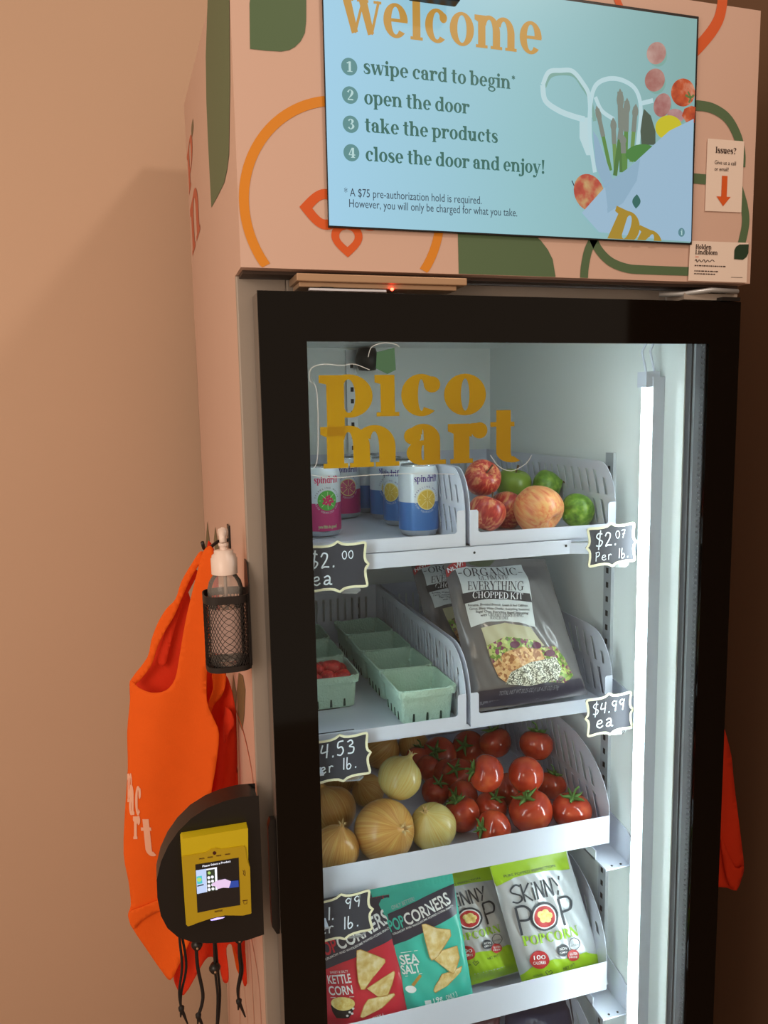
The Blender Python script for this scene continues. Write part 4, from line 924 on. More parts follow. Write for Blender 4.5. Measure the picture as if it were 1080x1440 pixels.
# ------------------------------------------------------------------ onions
def streak_mat(name, stops, rough=.35, freq=9):
    if name in MATS: return MATS[name]
    m = ramp_mat(name, stops, rough=rough, scale=1, detail=5); nt = m.node_tree; N = nt.nodes.new; L = nt.links.new
    tc = [n for n in nt.nodes if n.type == 'TEX_COORD'][0]; nz = [n for n in nt.nodes if n.type == 'TEX_NOISE'][0]
    m1 = N('ShaderNodeVectorMath'); m1.operation = 'MULTIPLY'; m1.inputs[1].default_value = (1, 1, 0); L(tc.outputs['Object'], m1.inputs[0])
    m2 = N('ShaderNodeVectorMath'); m2.operation = 'NORMALIZE'; L(m1.outputs[0], m2.inputs[0])
    m3_ = N('ShaderNodeVectorMath'); m3_.operation = 'SCALE'; m3_.inputs['Scale'].default_value = freq; L(m2.outputs[0], m3_.inputs[0])
    m4 = N('ShaderNodeVectorMath'); m4.operation = 'MULTIPLY'; m4.inputs[1].default_value = (.9, .9, .5); L(tc.outputs['Object'], m4.inputs[0])
    m5 = N('ShaderNodeVectorMath'); m5.operation = 'ADD'; L(m3_.outputs[0], m5.inputs[0]); L(m4.outputs[0], m5.inputs[1])
    for l in list(nt.links):
        if l.to_node == nz and l.to_socket.name == 'Vector': nt.links.remove(l)
    L(m5.outputs[0], nz.inputs['Vector']); return m
ONA = streak_mat('onion_skin', [(.25, rgb(188, 128, 62)), (.45, rgb(206, 152, 80)), (.56, rgb(214, 166, 92)), (.75, rgb(220, 186, 112))], .28, 14)
ONB = streak_mat('onion_skin_pale', [(.2, rgb(198, 158, 88)), (.42, rgb(206, 184, 108)), (.7, rgb(210, 200, 132))], .26, 14)
DRY = mat('dry_skin', rgb(206, 176, 122), .9, var=.2, scale=80)
def make_onion(skin):
    r = thing('onion', 'x', 'onion', (0, 0, 0)); q = MB()
    P = catmull([(0, -.93), (.16, -.93), (.5, -.82), (.82, -.52), (1, -.05), (.93, .38), (.70, .70), (.38, .88), (.17, 1.0), (.10, 1.12), (.06, 1.2)], 4)
    q.lathe([(max(0, a), b_) for a, b_ in P], skin, Matrix(), 40, fx=lambda a, t: 1+.015*math.sin(3*a+.5)+.006*math.sin(11*a)); q.build('skin', r)
    q = MB(); rnd = random.Random(3)
    for i in range(9):
        a = rnd.uniform(0, 6.28); l = rnd.uniform(.12, .42); x0, y0 = .07*math.cos(a), .07*math.sin(a); dx, dy = math.cos(a)*l*.5, math.sin(a)*l*.5
        q.tube([(x0, y0, 1.08), (x0+dx*.3, y0+dy*.3, 1.15+l*.3), (x0+dx, y0+dy, 1.12+l*.55)], [.045, .035, .006], DRY, 5)
    q.build('neck', r)
    q = MB()
    for i in range(12):
        a = rnd.uniform(0, 6.28); l = rnd.uniform(.08, .2); q.tube([(.05*math.cos(a), .05*math.sin(a), -.92), (.1*math.cos(a)+l*.4*math.cos(a), .1*math.sin(a)+l*.4*math.sin(a), -.95-l*.4)], [.012, .004], DRY, 4)
    q.build('roots', r); return r
on = {'a': make_onion(ONA), 'b': make_onion(ONB)}; used = {}
def up_to(direction):
    return Vector(direction).to_track_quat('Z', 'Y').to_euler()
def rest(px, r_, zf):
    """sight line through px meets a round thing of r_ pixels lying on a floor at zf"""
    r = .04
    for _ in range(8): c = PZ(px[0], px[1], zf+r*.92); r = r_*pxm(c)
    return c, r
ZF2 = ROWS[2]+.004
for px, r_, Y, kd, d, lab in (((540, 1168), 43, 0, 'a', (.35, -.85, .45), 'big golden onion front and centre with its neck facing out'), ((609, 1163), 33, 0, 'b', (-.4, -.3, .8), 'pale yellow onion right of the big front one beside the tomatoes'),
        ((562, 1094), 31, -.315, 'b', (.6, .3, .8), 'smooth pale onion resting on top of the big front one'), ((467, 1140), 34, 0, 'a', (-.3, .4, .9), 'golden onion at the left edge above the lowest one'),
        ((472, 1194), 33, 0, 'a', (.25, -.1, 1), 'lowest golden onion in the left front corner with a papery neck'), ((518, 1112), 23, 0, 'a', (-.6, -.2, .8), 'shaded onion with a frayed top behind the big front one'),
        ((535, 1054), 27, .60, 'a', (.5, -.3, .5), 'dim onion at the back beside the $4.53 tag'), ((582, 1050), 22, .62, 'a', (0, .5, .8), 'dim onion farthest back right under the shelf above'), ((478, 1090), 27, .52, 'a', (.2, .2, 1), 'dim onion mostly hidden behind the $4.53 tag')):
    c, k = rest(px, r_, ZF2)
    if Y < 0: c = PY(*px, -Y); k = r_*pxm(c)
    rot = up_to(d)
    if kd not in used: used[kd] = 1; o = on[kd]; o.location = c; o.rotation_euler = rot; o.scale = (k,)*3; tag(o, lab, 'onion', 'onions in the wide bin')
    else: dup(on[kd], c, rot, k, lab, 'onions in the wide bin')

# ------------------------------------------------------------------ tomatoes on the vine
TSK = ramp_mat('tomato_skin', [(.3, rgb(158, 46, 26)), (.55, rgb(184, 66, 38)), (.8, rgb(200, 96, 54))], scale=1.6, rough=.16, detail=2, coat=.3)
def make_tomato():
    r = thing('tomato', 'x', 'tomato', (0, 0, 0)); q = MB()
    P = catmull([(0, -.86), (.25, -.84), (.6, -.70), (.9, -.35), (1, .05), (.92, .45), (.66, .72), (.36, .80), (.15, .74), (0, .68)], 4)
    q.lathe([(max(0, a), b_) for a, b_ in P], TSK, Matrix(), 36, fx=lambda a, t: 1+.02*math.cos(5*a)*max(0, t-.3)); q.build('skin', r)
    q = MB()
    for i in range(5):
        a = 2*PI*i/5+.2; ca, sa = math.cos(a), math.sin(a)
        q.tube([(0, 0, .74), (.22*ca, .22*sa, .86), (.48*ca, .48*sa, .88+.06*math.sin(i*2)), (.66*ca, .66*sa, .98+.1*math.sin(i*3))], [.07, .10, .06, .008], LEAFM, 5)
    q.tube([(0, 0, .70), (.03, .02, .95), (.14, .05, 1.2), (.36, .1, 1.32)], [.07, .06, .055, .05], LEAFM, 6); q.build('calyx', r); return r
tm = make_tomato(); first = True
FRONT = [((747, 1142), 31, .250, (-.35, -.05, .9), 'glossy tomato largest at the front of the pile with its calyx on top'), ((804, 1142), 28, .252, (.0, -.1, .9), 'tomato at the far right front beside the slotted wall'), ((695, 1166), 26, .248, (-.9, -.1, .3), 'tomato low at the bin lip with a leafy stem on its left'),
         ((685, 1088), 26, -.30, (-.9, .2, .3), 'upper left tomato of the two bright ones on top'), ((740, 1088), 25, -.30, (.1, .6, -.9), 'upper right tomato of the two bright ones showing its pale base'), ((690, 1137), 23, .30, (.3, -.2, .9), 'tomato between the largest front one and the onions'),
         ((650, 1146), 26, .285, (-.3, .2, .8), 'tomato directly behind the pale right onion'), ((754, 1048), 25, .345, (.2, .2, .9), 'dim tomato topmost at the right under the shelf'), ((697, 1045), 24, .36, (-.2, .3, .9), 'dim tomato topmost in the middle under the shelf'), ((775, 1105), 21, .33, (.3, .1, .9), 'dim tomato deep right behind the bright pair')]
BACK = [((612, 1114), 20, 0), ((604, 1082), 20, 0), ((628, 1088), 20, 0), ((590, 1068), 20, 0), ((645, 1092), 24, .35), ((652, 1120), 22, .325), ((618, 1062), 25, .40), ((660, 1052), 24, .41), ((714, 1112), 24, .34)]
for it in FRONT+[(p, r_, Y, (random.uniform(-.8, .8), random.uniform(-.8, .3), random.uniform(.2, .9)), None) for p, r_, Y in BACK]:
    px, r_, Y, d, lab = it; c, k = rest(px, r_, ZF2)
    if Y < 0: c = PY(*px, -Y); k = r_*pxm(c)
    if c.y > .53 and c.x > .52: c = PY(*px, .40 if px[0] > 740 else .50); k = r_*pxm(c)*.95
    grp = 'tomatoes in the wide bin' if lab else 'shaded tomatoes behind the front ones'; lab = lab or 'dim tomato in the dark heap between the onions and the bright tomatoes'
    if first: first = False; o = tm; o.location = c; o.rotation_euler = up_to(d); o.scale = (k,)*3; tag(o, lab, 'tomato', grp)
    else: dup(tm, c, up_to(d), k, lab, grp)

# ------------------------------------------------------------------ bags
def homog(P):
    """pixel quad BL, BR, TR, TL -> unit square"""
    A = []; B = []
    for (x, y), (u, v) in zip(P, ((0, 0), (1, 0), (1, 1), (0, 1))):
        A += [[x, y, 1, 0, 0, 0, -u*x, -u*y], [0, 0, 0, x, y, 1, -v*x, -v*y]]; B += [u, v]
    n = 8; M_ = [r+[b] for r, b in zip(A, B)]
    for i in range(n):
        p = max(range(i, n), key=lambda r: abs(M_[r][i])); M_[i], M_[p] = M_[p], M_[i]
        for r in range(n):
            if r != i:
                f = M_[r][i]/M_[i][i]; M_[r] = [a-f*b for a, b in zip(M_[r], M_[i])]
    h = [M_[i][8]/M_[i][i] for i in range(n)]
    def fn(x, y):
        w_ = h[6]*x+h[7]*y+1; return (h[0]*x+h[1]*y+h[2])/w_, (h[3]*x+h[4]*y+h[5])/w_
    return fn
class Bag:
    def __init__(s, name, label, cpx, Yb, Yt, thick, base, back, group, seed=1, zmin=None, seal=True, dY=0, wrinkle=.0016):
        P = [PY(*cpx[0], Yb), PY(*cpx[1], Yb+dY), PY(*cpx[2], Yt+dY), PY(*cpx[3], Yt)]; s.P = P; s.uv = homog(cpx); s.t = thick; s.seed = seed; s.w = wrinkle
        s.n = (P[1]-P[0]).cross(P[3]-P[0]).normalized()
        if s.n.y > 0: s.n = -s.n
        s.root = thing(name, label, 'bag', (P[0]+P[1])*.5, group)
        nu, nv = 36, 44; q = MB(); vs = []; fs = []
        for sd in (1, -1):
            for j in range(nv+1):
                for i in range(nu+1): vs.append(s.S(i/nu, j/nv, 0, sd))
        N = (nu+1)*(nv+1)
        for sd, o in ((0, 0), (1, N)):
            for j in range(nv):
                for i in range(nu):
                    a = o+j*(nu+1)+i; fs.append((a, a+1, a+nu+2, a+nu+1))
        q.add(vs, fs, base, True)
        s.body = q.build('pouch', s.root); s.body.data.materials.append(back) if 0 else None
    def S(s, u, v, e=0, sd=1):
        P = s.P; uu = min(max(u, 0), 1); vv = min(max(v, 0), 1)
        p = (P[0]*(1-u)+P[1]*u)*(1-v)+(P[3]*(1-u)+P[2]*u)*v
        bu = max(0, 1-(2*uu-1)**2)**.55; tv = min(1, max(0, (vv-.02)/.10)); tt = min(1, max(0, (.95-vv)/.16)); bv = (tv*tv*(3-2*tv))*(tt*tt*(3-2*tt))**.8*(1.05-.25*vv)
        k = s.seed; wr = math.sin(9*u+3*v*k+k)*math.sin(7*v+k*2.1)+.6*math.sin(17*u-11*v+k)+.5*math.sin(23*v+13*u*k)
        ed = min(1, 8*min(uu, 1-uu)+.2)
        h = s.t*bu*bv+s.w*wr*ed*bv
        if vv > .95: h += .0006*math.sin(uu*160)
        return p+s.n*((h if sd > 0 else -h*.55)+e)
    def px(s, ox, oy, k): return lambda x, y: s.uv(ox+x/k, oy+y/k)
class Art:
    """printing on a bag: coordinates are read off an enlarged view (ox, oy, k)"""
    def __init__(s, bag, ox, oy, k, via=None):
        s.b = bag; s.f = (via or bag).px(ox, oy, k); s.lay = 0
    def fn(s, e): return lambda u, v: s.b.S(u, v, e)
    def patch(s, q, pts, m, e, step=.035): q.fill([tuple(min(.999, max(.001, c)) for c in s.f(*p)) for p in pts], s.fn(e), m, step)
    def text(s, q, st, x0, y0, x1, y1, h, m, e, xh=.7, lean=0):
        """baseline from (x0, y0) to (x1, y1); h letter height, all in view pixels; lean = sideways shift of the tops"""
        dx, dy = x1-x0, y1-y0; l = math.hypot(dx, dy); polys, wd = st; ux, uy = dx/wd, dy/wd; px_, py_ = -(-dy/l)*1, -(dx/l)
        nx, ny = dy/l, -dx/l
        q.strips(polys, lambda a, c: s.b.S(*s.f(x0+ux*a+(nx*h+lean)*c/xh, y0+uy*a+ny*h*c/xh), e), m)
    def line(s, q, pts, w_, m, e, closed=False, smooth=6):
        vs, fs = ribbon(pts, w_, closed, smooth); q.add([s.b.S(*s.f(*v), e) for v in vs], fs, m)
    def blob(s, q, cx, cy, rx, ry, m, e, rot=0): s.patch(q, ellipse(cx, cy, rx, ry, rot, 24), m, e)
    def ringline(s, q, cx, cy, rx, ry, w_, m, e, n=32): s.line(q, ellipse(cx, cy, rx, ry, 0, n), w_, m, e, True, 0)
NAVY = mat('bag_navy', rgb(58, 56, 72), .32, var=.03); TEAL = mat('bag_teal', rgb(64, 190, 170), .3, var=.03); RED = mat('bag_red', rgb(206, 44, 62), .3, var=.03); BW = mat('print_white', rgb(240, 242, 242), .5, var=0)
CHIP = ramp_mat('chip_print', [(.3, rgb(206, 168, 92)), (.5, rgb(224, 198, 132)), (.7, rgb(236, 220, 176))], scale=90, rough=.5); CHIPS = mat('chip_edge', rgb(190, 146, 70), .5, var=0)
KERN = ramp_mat('popcorn_print', [(.3, rgb(226, 190, 90)), (.6, rgb(244, 226, 150)), (.8, rgb(250, 240, 200))], scale=160, rough=.5)
SILV = mat('bag_silver', rgb(192, 197, 202), .3, .25, var=.03); LIMEG = mat('bag_lime', rgb(158, 196, 36), .3, var=.05, scale=20); DGR = mat('print_charcoal', rgb(48, 56, 66), .5, var=0); PRED = mat('print_red', rgb(190, 44, 50), .5, var=0); LIMET = mat('print_lime', rgb(150, 196, 40), .5, var=0)
E1, E2, E3, E4 = .0009, .0015, .0021, .0027
CHIPSHAPES_R = ([(285, 480), (310, 475), (400, 510), (480, 545), (482, 562), (400, 660), (340, 745), (315, 745), (296, 690), (285, 580)], [(355, 740), (450, 680), (545, 628), (550, 642), (530, 720), (500, 800), (435, 800)], [(310, 938), (335, 860), (362, 815), (450, 800), (545, 783), (552, 796), (460, 880), (325, 945)])
CHIPSHAPES_T = ([(745, 365), (770, 362), (850, 395), (940, 408), (945, 450), (925, 480), (870, 560), (835, 602), (812, 612), (798, 590), (770, 480)], [(830, 608), (890, 548), (990, 522), (1005, 600), (985, 660), (960, 700), (940, 690)], [(822, 805), (832, 780), (880, 702), (940, 688), (1025, 655), (1012, 688), (920, 770), (832, 816)])
def corner_art(bag, teal):
    A = Art(bag, 440, 1230, 4.909)
    if teal:
        q = MB(); A.patch(q, [(515, 292), (740, 178), (980, 72), (995, 300), (780, 412), (560, 524)], NAVY, E1); q.build('navy_band_print', bag.root)
        q = MB(); A.text(q, sans('POP', .02), 540, 425, 640, 378, 92, TEAL, E2, lean=8); A.text(q, sans('CORNERS', .02), 645, 376, 952, 214, 92, BW, E2, lean=8)
        A.text(q, sans('CRUNCHY AND WHOLESOME POPPED-CORN SNACK', .01), 556, 448, 968, 240, 15, BW, E2); A.text(q, sans('ONLY BETTER!'), 545, 258, 700, 190, 30, SILV, E2, lean=5)
        A.text(q, sans('SEA', .02), 612, 652, 730, 625, 62, BW, E2, lean=-4); A.text(q, sans('SALT', .02), 622, 716, 738, 690, 58, BW, E2, lean=-4)
        A.line(q, [(608, 572), (716, 545)], 4, BW, E2, smooth=0); A.line(q, [(638, 728), (748, 702)], 4, BW, E2, smooth=0)
        A.text(q, sans('ONLY 3', .01), 912, 862, 985, 834, 30, BW, E2); A.text(q, sans('19g', .01), 822, 880, 885, 860, 30, BW, E2); A.patch(q, [(760, 870), (800, 860), (805, 885), (765, 895)], BW, E2); q.build('lettering', bag.root)
        q = MB(); A.blob(q, 672, 805, 36, 22, BW, E2); A.line(q, [(684, 782), (738, 712)], 20, CHIPS, E2, smooth=0); q.build('salt_spoon_print', bag.root)
        sh = CHIPSHAPES_T
    else:
        q = MB(); A.patch(q, [(-40, 240), (540, 130), (545, 412), (330, 505), (60, 625), (-40, 660)], NAVY, E1); q.build('navy_band_print', bag.root)
        q = MB(); A.text(q, sans('POP', .02), 40, 545, 165, 488, 92, RED, E2, lean=8); A.text(q, sans('CORNERS', .02), 172, 484, 522, 305, 92, BW, E2, lean=8)
        A.text(q, sans('CRUNCHY AND WHOLESOME POPPED-CORN SNACK', .01), 80, 558, 528, 345, 15, BW, E2)
        A.text(q, sans('KETTLE', .02), 98, 716, 250, 694, 58, BW, E2, lean=-3); A.text(q, sans('CORN', .02), 106, 795, 262, 772, 60, BW, E2, lean=-3); A.text(q, sans('SWEET & SALTY'), 108, 645, 228, 628, 16, BW, E2)
        A.line(q, [(112, 812), (268, 796)], 4, BW, E2, smooth=0)
        A.text(q, sans('ONLY 4', .01), 400, 975, 478, 950, 34, BW, E2); A.patch(q, [(310, 975), (370, 960), (375, 995), (315, 1010)], BW, E2); A.patch(q, [(238, 995), (280, 985), (282, 1025), (240, 1030)], BW, E2); q.build('lettering', bag.root)
        q = MB(); A.patch(q, [(112, 862), (272, 862), (258, 910), (232, 950), (150, 952), (124, 910)], DARK, E2); A.blob(q, 194, 846, 80, 48, KERN, E3)
        for x, y in ((222, 930), (238, 905), (262, 880), (255, 915)): A.blob(q, x, y, 9, 8, BW, E3)
        q.build('popcorn_bowl_print', bag.root); sh = CHIPSHAPES_R
    for i, P in enumerate(sh):
        q = MB(); A.patch(q, P, CHIP, E2+.0004*(2-i)); A.line(q, P, 5, CHIPS, E2+.0004*(2-i)+.0002, True, 0); q.build('chip_print', bag.root)
kb = Bag('snack_bag', 'red and navy popped corn chip bag reading Kettle Corn on the left', [(455, 1470), (577, 1440), (547, 1258), (437, 1278)], .222, .285, .016, RED, RED, 'snack bags in the wide bin', 1)
corner_art(kb, False)
tb = Bag('snack_bag', 'teal and navy popped corn chip bag reading Sea Salt', [(573, 1440), (668, 1415), (636, 1228), (520, 1250)], .225, .29, .015, TEAL, TEAL, 'snack bags in the wide bin', 2)
corner_art(tb, True)
def skinny_art(bag, via):
    A = Art(bag, 630, 1190, 4.32, via)
    q = MB(); A.patch(q, [(225, 110), (715, 20), (730, 128), (600, 132), (480, 152), (390, 176), (330, 205), (288, 232), (240, 222)], LIMEG, E1); q.build('green_top_print', bag.root)
    q = MB(); A.patch(q, [(430, 775), (480, 712), (540, 672), (610, 650), (680, 648), (740, 640), (810, 612), (900, 640), (955, 830), (480, 980)], LIMEG, E1); q.build('green_base_print', bag.root)
    q = MB()
    SK = {'S': [[(95, 12), (60, 0), (20, 20), (18, 42), (50, 55), (82, 68), (84, 92), (50, 110), (8, 98)]], 'K': [[(10, 0), (10, 110)], [(72, 0), (12, 60), (74, 110)]], 'I': [[(10, 30), (10, 110)], [(6, 5), (14, 5), (14, 12), (6, 12)]], 'N': [[(8, 110), (8, 0)], [(8, 0), (62, 110)], [(62, 110), (62, 0)]], 'Y': [[(2, 0), (34, 55)], [(66, 0), (20, 110)]]}
    x = 0; tot = 430
    for ch, w_ in zip('SKINNY', (95, 84, 30, 76, 76, 70)):
        for st in SK[ch]:
            def tr(a, c): X = (x+a)/tot; return (368+X*308+(c-110)*.22, 326-X*66-(110-c)*.92)
            A.line(q, [tr(*p) for p in st], 10, DGR, E2, smooth=4 if ch == 'S' else 0)
        x += w_
    for x0, y0, s_ in ((378, 342, 1.0), (632, 284, .95)):
        A.line(q, [(x0+52*s_, y0+172*s_), (x0+10*s_, y0+5)], 14, DGR, E2, smooth=0); A.line(q, [(x0+10*s_, y0+5), (x0+60*s_, y0-6), (x0+94*s_, y0+22), (x0+88*s_, y0+68), (x0+32*s_, y0+84)], 14, DGR, E2)
    A.text(q, serif('POPCORN'), 437, 576, 768, 508, 58, LIMET, E2, xh=1.38); A.text(q, sans('PURE POPPED PERFECTION'), 330, 178, 640, 112, 13, DGR, E2)
    A.text(q, sans('NET WT'), 670, 718, 745, 695, 18, DGR, E2); A.text(q, sans('KOSHER'), 500, 770, 550, 752, 14, DGR, E3); q.build('lettering', bag.root)
    q = MB(); A.blob(q, 555, 394, 86, 86, DGR, E2); A.blob(q, 555, 394, 72, 72, BW, E3); A.blob(q, 555, 394, 64, 64, PRED, E4)
    for x, y, r_ in ((530, 380, 20), (560, 370, 22), (585, 385, 18), (548, 405, 24), (575, 410, 18)): A.blob(q, x, y, r_, r_, KERN, E4+.0004)
    q.build('popcorn_ring_print', bag.root)
    for x, y, r_, c, l1, l2 in ((527, 656, 56, PRED, '100', 'CALORIES'), (668, 597, 37, DGR, 'NON', 'GMO'), (731, 630, 36, PRED, 'GLUTEN', 'FREE')):
        q = MB(); A.blob(q, x, y, r_, r_, c, E2+.0002 if x != 731 else E3); A.text(q, sans(l1, .01), x-r_*.62, y-r_*.02, x+r_*.62, y-r_*.14, r_*.46, BW, E4); A.text(q, sans(l2, .01), x-r_*.66, y+r_*.52, x+r_*.66, y+r_*.40, r_*.34, BW, E4); q.build('badge_print', bag.root)
    q = MB(); A.ringline(q, 738, 562, 34, 36, 4, DGR, E2); A.text(q, sans('NATURAL'), 712, 580, 768, 570, 12, DGR, E2); q.build('badge_print', bag.root)
    q = MB(); A.line(q, [(580, 755), (562, 728), (572, 718), (581, 730), (592, 716), (602, 728), (580, 755)], 4, DGR, E2, smooth=0); q.build('heart_print', bag.root)
s2 = Bag('snack_bag', 'white and lime popcorn bag at the right against the slotted wall', [(742, 1412), (856, 1384), (795, 1190), (686, 1210)], .225, .285, .018, SILV, SILV, 'snack bags in the wide bin', 3)
s1 = Bag('snack_bag', 'white and lime popcorn bag squeezed between the teal bag and its twin', [(648, 1390), (742, 1364), (690, 1212), (585, 1236)], .262, .328, .016, SILV, SILV, 'snack bags in the wide bin', 5)
skinny_art(s2, s2); skinny_art(s1, s2)
s1.uv2 = None

# salad kit bags
SALB = mat('salad_film', rgb(108, 105, 105), .22, .1, var=.06, scale=14); LABEL = mat('salad_label', rgb(206, 212, 212), .45, var=.02); LBAND = mat('salad_band', rgb(52, 48, 50), .5, var=0)
LETT = ramp_mat('lettuce_print', [(.2, rgb(88, 122, 40)), (.45, rgb(140, 168, 70)), (.65, rgb(196, 206, 130)), (.85, rgb(120, 54, 84))], scale=200, kind='vor', rough=.35)
CRUT = ramp_mat('crouton_print', [(.25, rgb(150, 96, 54)), (.5, rgb(196, 146, 92)), (.8, rgb(216, 180, 128))], scale=210, kind='vor', rough=.4)
SEEDS = ramp_mat('seed_print', [(.2, rgb(70, 70, 58)), (.5, rgb(150, 150, 130)), (.8, rgb(226, 224, 206))], scale=560, kind='vor', rough=.4)
CAB = mat('pale_cabbage', rgb(176, 172, 140), .4, var=.08, scale=60); SBAND = mat('salad_base_band', rgb(66, 62, 74), .35, var=.03); SGRY = mat('print_grey', rgb(150, 150, 158), .5, var=0)
def salad_art(bag, via, full=True):
    A = Art(bag, 560, 770, 3.6, via)
    q = MB(); A.patch(q, [(285, 85), (380, 98), (520, 96), (628, 86), (650, 240), (670, 408), (590, 386), (520, 376), (430, 380), (355, 402), (322, 270)], LABEL, E1); q.build('label_panel_print', bag.root)
    q = MB(); A.patch(q, [(306, 236), (400, 226), (520, 226), (644, 244), (655, 286), (540, 272), (420, 270), (318, 286)], LBAND, E2); q.build('label_band_print', bag.root)
    q = MB()
    A.text(q, serif('ORGANIC', ROMAN), 328, 150, 598, 148, 46, LBAND, E2, xh=1.38); A.text(q, serif('ULTIMATE', ROMAN), 398, 173, 545, 173, 22, LBAND, E2, xh=1.38); A.text(q, serif('EVERYTHING', ROMAN), 338, 222, 616, 228, 44, LBAND, E2, xh=1.38)
    A.line(q, [(300, 132), (320, 131)], 4, LBAND, E2, smooth=0); A.line(q, [(602, 131), (622, 132)], 4, LBAND, E2, smooth=0)
    A.text(q, serif('CHOPPED KIT', ROMAN), 360, 262, 612, 272, 32, BW, E3, xh=1.38)
    for t, a in (('Romaine, Shredded Broccoli, Green & Red Cabbage,', (340, 298, 636, 308)), ('Carrot, Sharp White Cheddar, Everything Seasoned', (346, 316, 640, 328)), ('Bagel Chips, Everything Bagel Seasoning', (378, 332, 634, 346))): A.text(q, sans(t, .012), *a, 11, LBAND, E2)
    A.text(q, sans('with', .01), 400, 352, 430, 352, 12, LBAND, E2); A.text(q, serif('CREAMY EVERYTHING', ROMAN), 436, 352, 612, 360, 15, LBAND, E2, xh=1.38); A.text(q, serif('RANCH DRE', ROMAN), 446, 368, 540, 370, 15, LBAND, E2, xh=1.38); q.build('lettering', bag.root)
    q = MB(); A.patch(q, [(230, 145), (238, 112), (258, 88), (292, 72), (330, 66), (346, 78), (346, 96), (300, 104), (268, 122), (250, 146)], mat('salad_red', rgb(168, 48, 50), .4, var=0), E2); A.text(q, sans('NEW!', .02), 250, 128, 332, 88, 26, BW, E3, lean=6); q.build('new_banner_print', bag.root)
    q = MB(); A.patch(q, [(345, 58), (420, 44), (500, 62), (470, 92), (420, 96), (370, 86)], mat('salad_leaf', rgb(66, 74, 46), .4, var=.1), E1); q.build('leaf_print', bag.root)
    q = MB(); A.patch(q, [(400, 410), (520, 385), (650, 410), (720, 500), (560, 520), (430, 500)], CAB, E1); q.build('cabbage_print', bag.root)
    q = MB(); A.patch(q, [(428, 500), (520, 455), (680, 476), (720, 520), (720, 580), (600, 580), (460, 590)], LETT, E2); q.build('lettuce_print', bag.root)
    q = MB(); A.patch(q, [(706, 512), (770, 500), (820, 560), (868, 650), (830, 690), (740, 690)], LETT, E2); q.build('lettuce_print', bag.root)
    q = MB(); A.patch(q, [(462, 590), (520, 535), (600, 510), (700, 520), (716, 570), (600, 640), (525, 690), (490, 660)], CRUT, E3); q.build('crouton_print', bag.root)
    q = MB(); A.patch(q, [(522, 700), (545, 640), (640, 590), (770, 560), (800, 620), (780, 680), (640, 710)], SEEDS, E4); q.build('seed_print', bag.root)
    for x, y in ((565, 498), (745, 540), (680, 500)): q = MB(); A.blob(q, x, y, 24, 18, mat('purple_cabbage', rgb(96, 44, 70), .4, var=.1), E4); q.build('cabbage_print', bag.root)
    q = MB(); A.patch(q, [(392, 812), (398, 728), (660, 704), (912, 664), (960, 745), (680, 790)], SBAND, E1); A.text(q, sans('TOTAL NET WT 20.25 OZ (1 LB 4.25 OZ) 574g', .01), 500, 752, 806, 718, 18, SGRY, E2); A.text(q, sans('SUPPLIERS TO THE FRESH SALAD BAR', .01), 412, 796, 720, 764, 16, SGRY, E2); q.build('base_band_print', bag.root)
sa = Bag('salad_bag', 'front clear and grey organic chopped salad kit bag', [(668, 1002), (826, 976), (766, 786), (622, 787)], .225, .36, .028, SALB, SALB, 'salad kit bags', 4, wrinkle=.0022)
sb = Bag('salad_bag', 'second salad kit bag half hidden behind the front one', [(615, 935), (765, 920), (700, 775), (577, 792)], .40, .50, .02, SALB, SALB, 'salad kit bags', 6, wrinkle=.0022)
salad_art(sa, sa); salad_art(sb, sa)

# dark packages in the bottom bin
DP = mat('dark_package', rgb(40, 42, 66), .3, var=.1); DP2 = mat('dark_package_red', rgb(70, 30, 34), .3, var=.1)
Bag('food_pouch', 'dark navy plastic pouch at the right of the bottom bin', [(700, 1555), (800, 1525), (810, 1395), (712, 1410)], .26, .36, .03, DP, DP, 'dark pouches in the bottom bin', 7)
Bag('food_pouch', 'dark maroon plastic pouch left of the navy one in the bottom bin', [(590, 1585), (695, 1555), (705, 1405), (600, 1425)], .26, .36, .03, DP2, DP2, 'dark pouches in the bottom bin', 8)

# ------------------------------------------------------------------ tote bags hanging on the left side
def cloth_mat(name, c, back=.25):
    m = mat(name, c, .85, var=.05, scale=40, bump=.15, bscale=500); nt = m.node_tree; N = nt.nodes.new; L = nt.links.new
    b = nt.nodes['Principled BSDF']; out = [n for n in nt.nodes if n.type == 'OUTPUT_MATERIAL'][0]
    t = N('ShaderNodeBsdfTranslucent'); t.inputs[0].default_value = c; mx = N('ShaderNodeMixShader'); mx.inputs[0].default_value = back
    L(b.outputs[0], mx.inputs[1]); L(t.outputs[0], mx.inputs[2]); L(mx.outputs[0], out.inputs[0]); return m
TOTE = cloth_mat('tote_orange', rgb(255, 106, 10), .12); TOTE2 = cloth_mat('tote_orange_shaded', rgb(232, 56, 12), .15); TWHITE = mat('tote_print', rgb(250, 190, 160), .7, var=0); CORD = mat('black_cord', rgb(18, 16, 18), .6, var=.1)  # second cloth is the tote orange reddened, shade put into its colour
def beside(p):      # cloth rests against the side of the refrigerator, never inside it
    if .02 < p.y < FB and XL-.003 < p.x < .3: p.x = XL-.003
    return p
def cloth(name, parent, out, Yf, m, step=7, thick=.0012):
    q = MB(); q.fill(catmull(out, 3, True) if len(out) < 40 else out, lambda a, b_: beside(PY(a, b_, Yf(a, b_))), m, step)
    return q.build(name, parent, solid=thick)
def folds(Y0, kx, amp, f, ph=0, ky=0):
    return lambda a, b_: Y0+kx*(a-250)+ky*(b_-1000)+amp*math.sin((a*.9+b_*.12)*f+ph)*min(1, max(.1, (b_-800)/200))+amp*.5*math.sin((a*.5-b_*.3)*f*.7+ph*2)
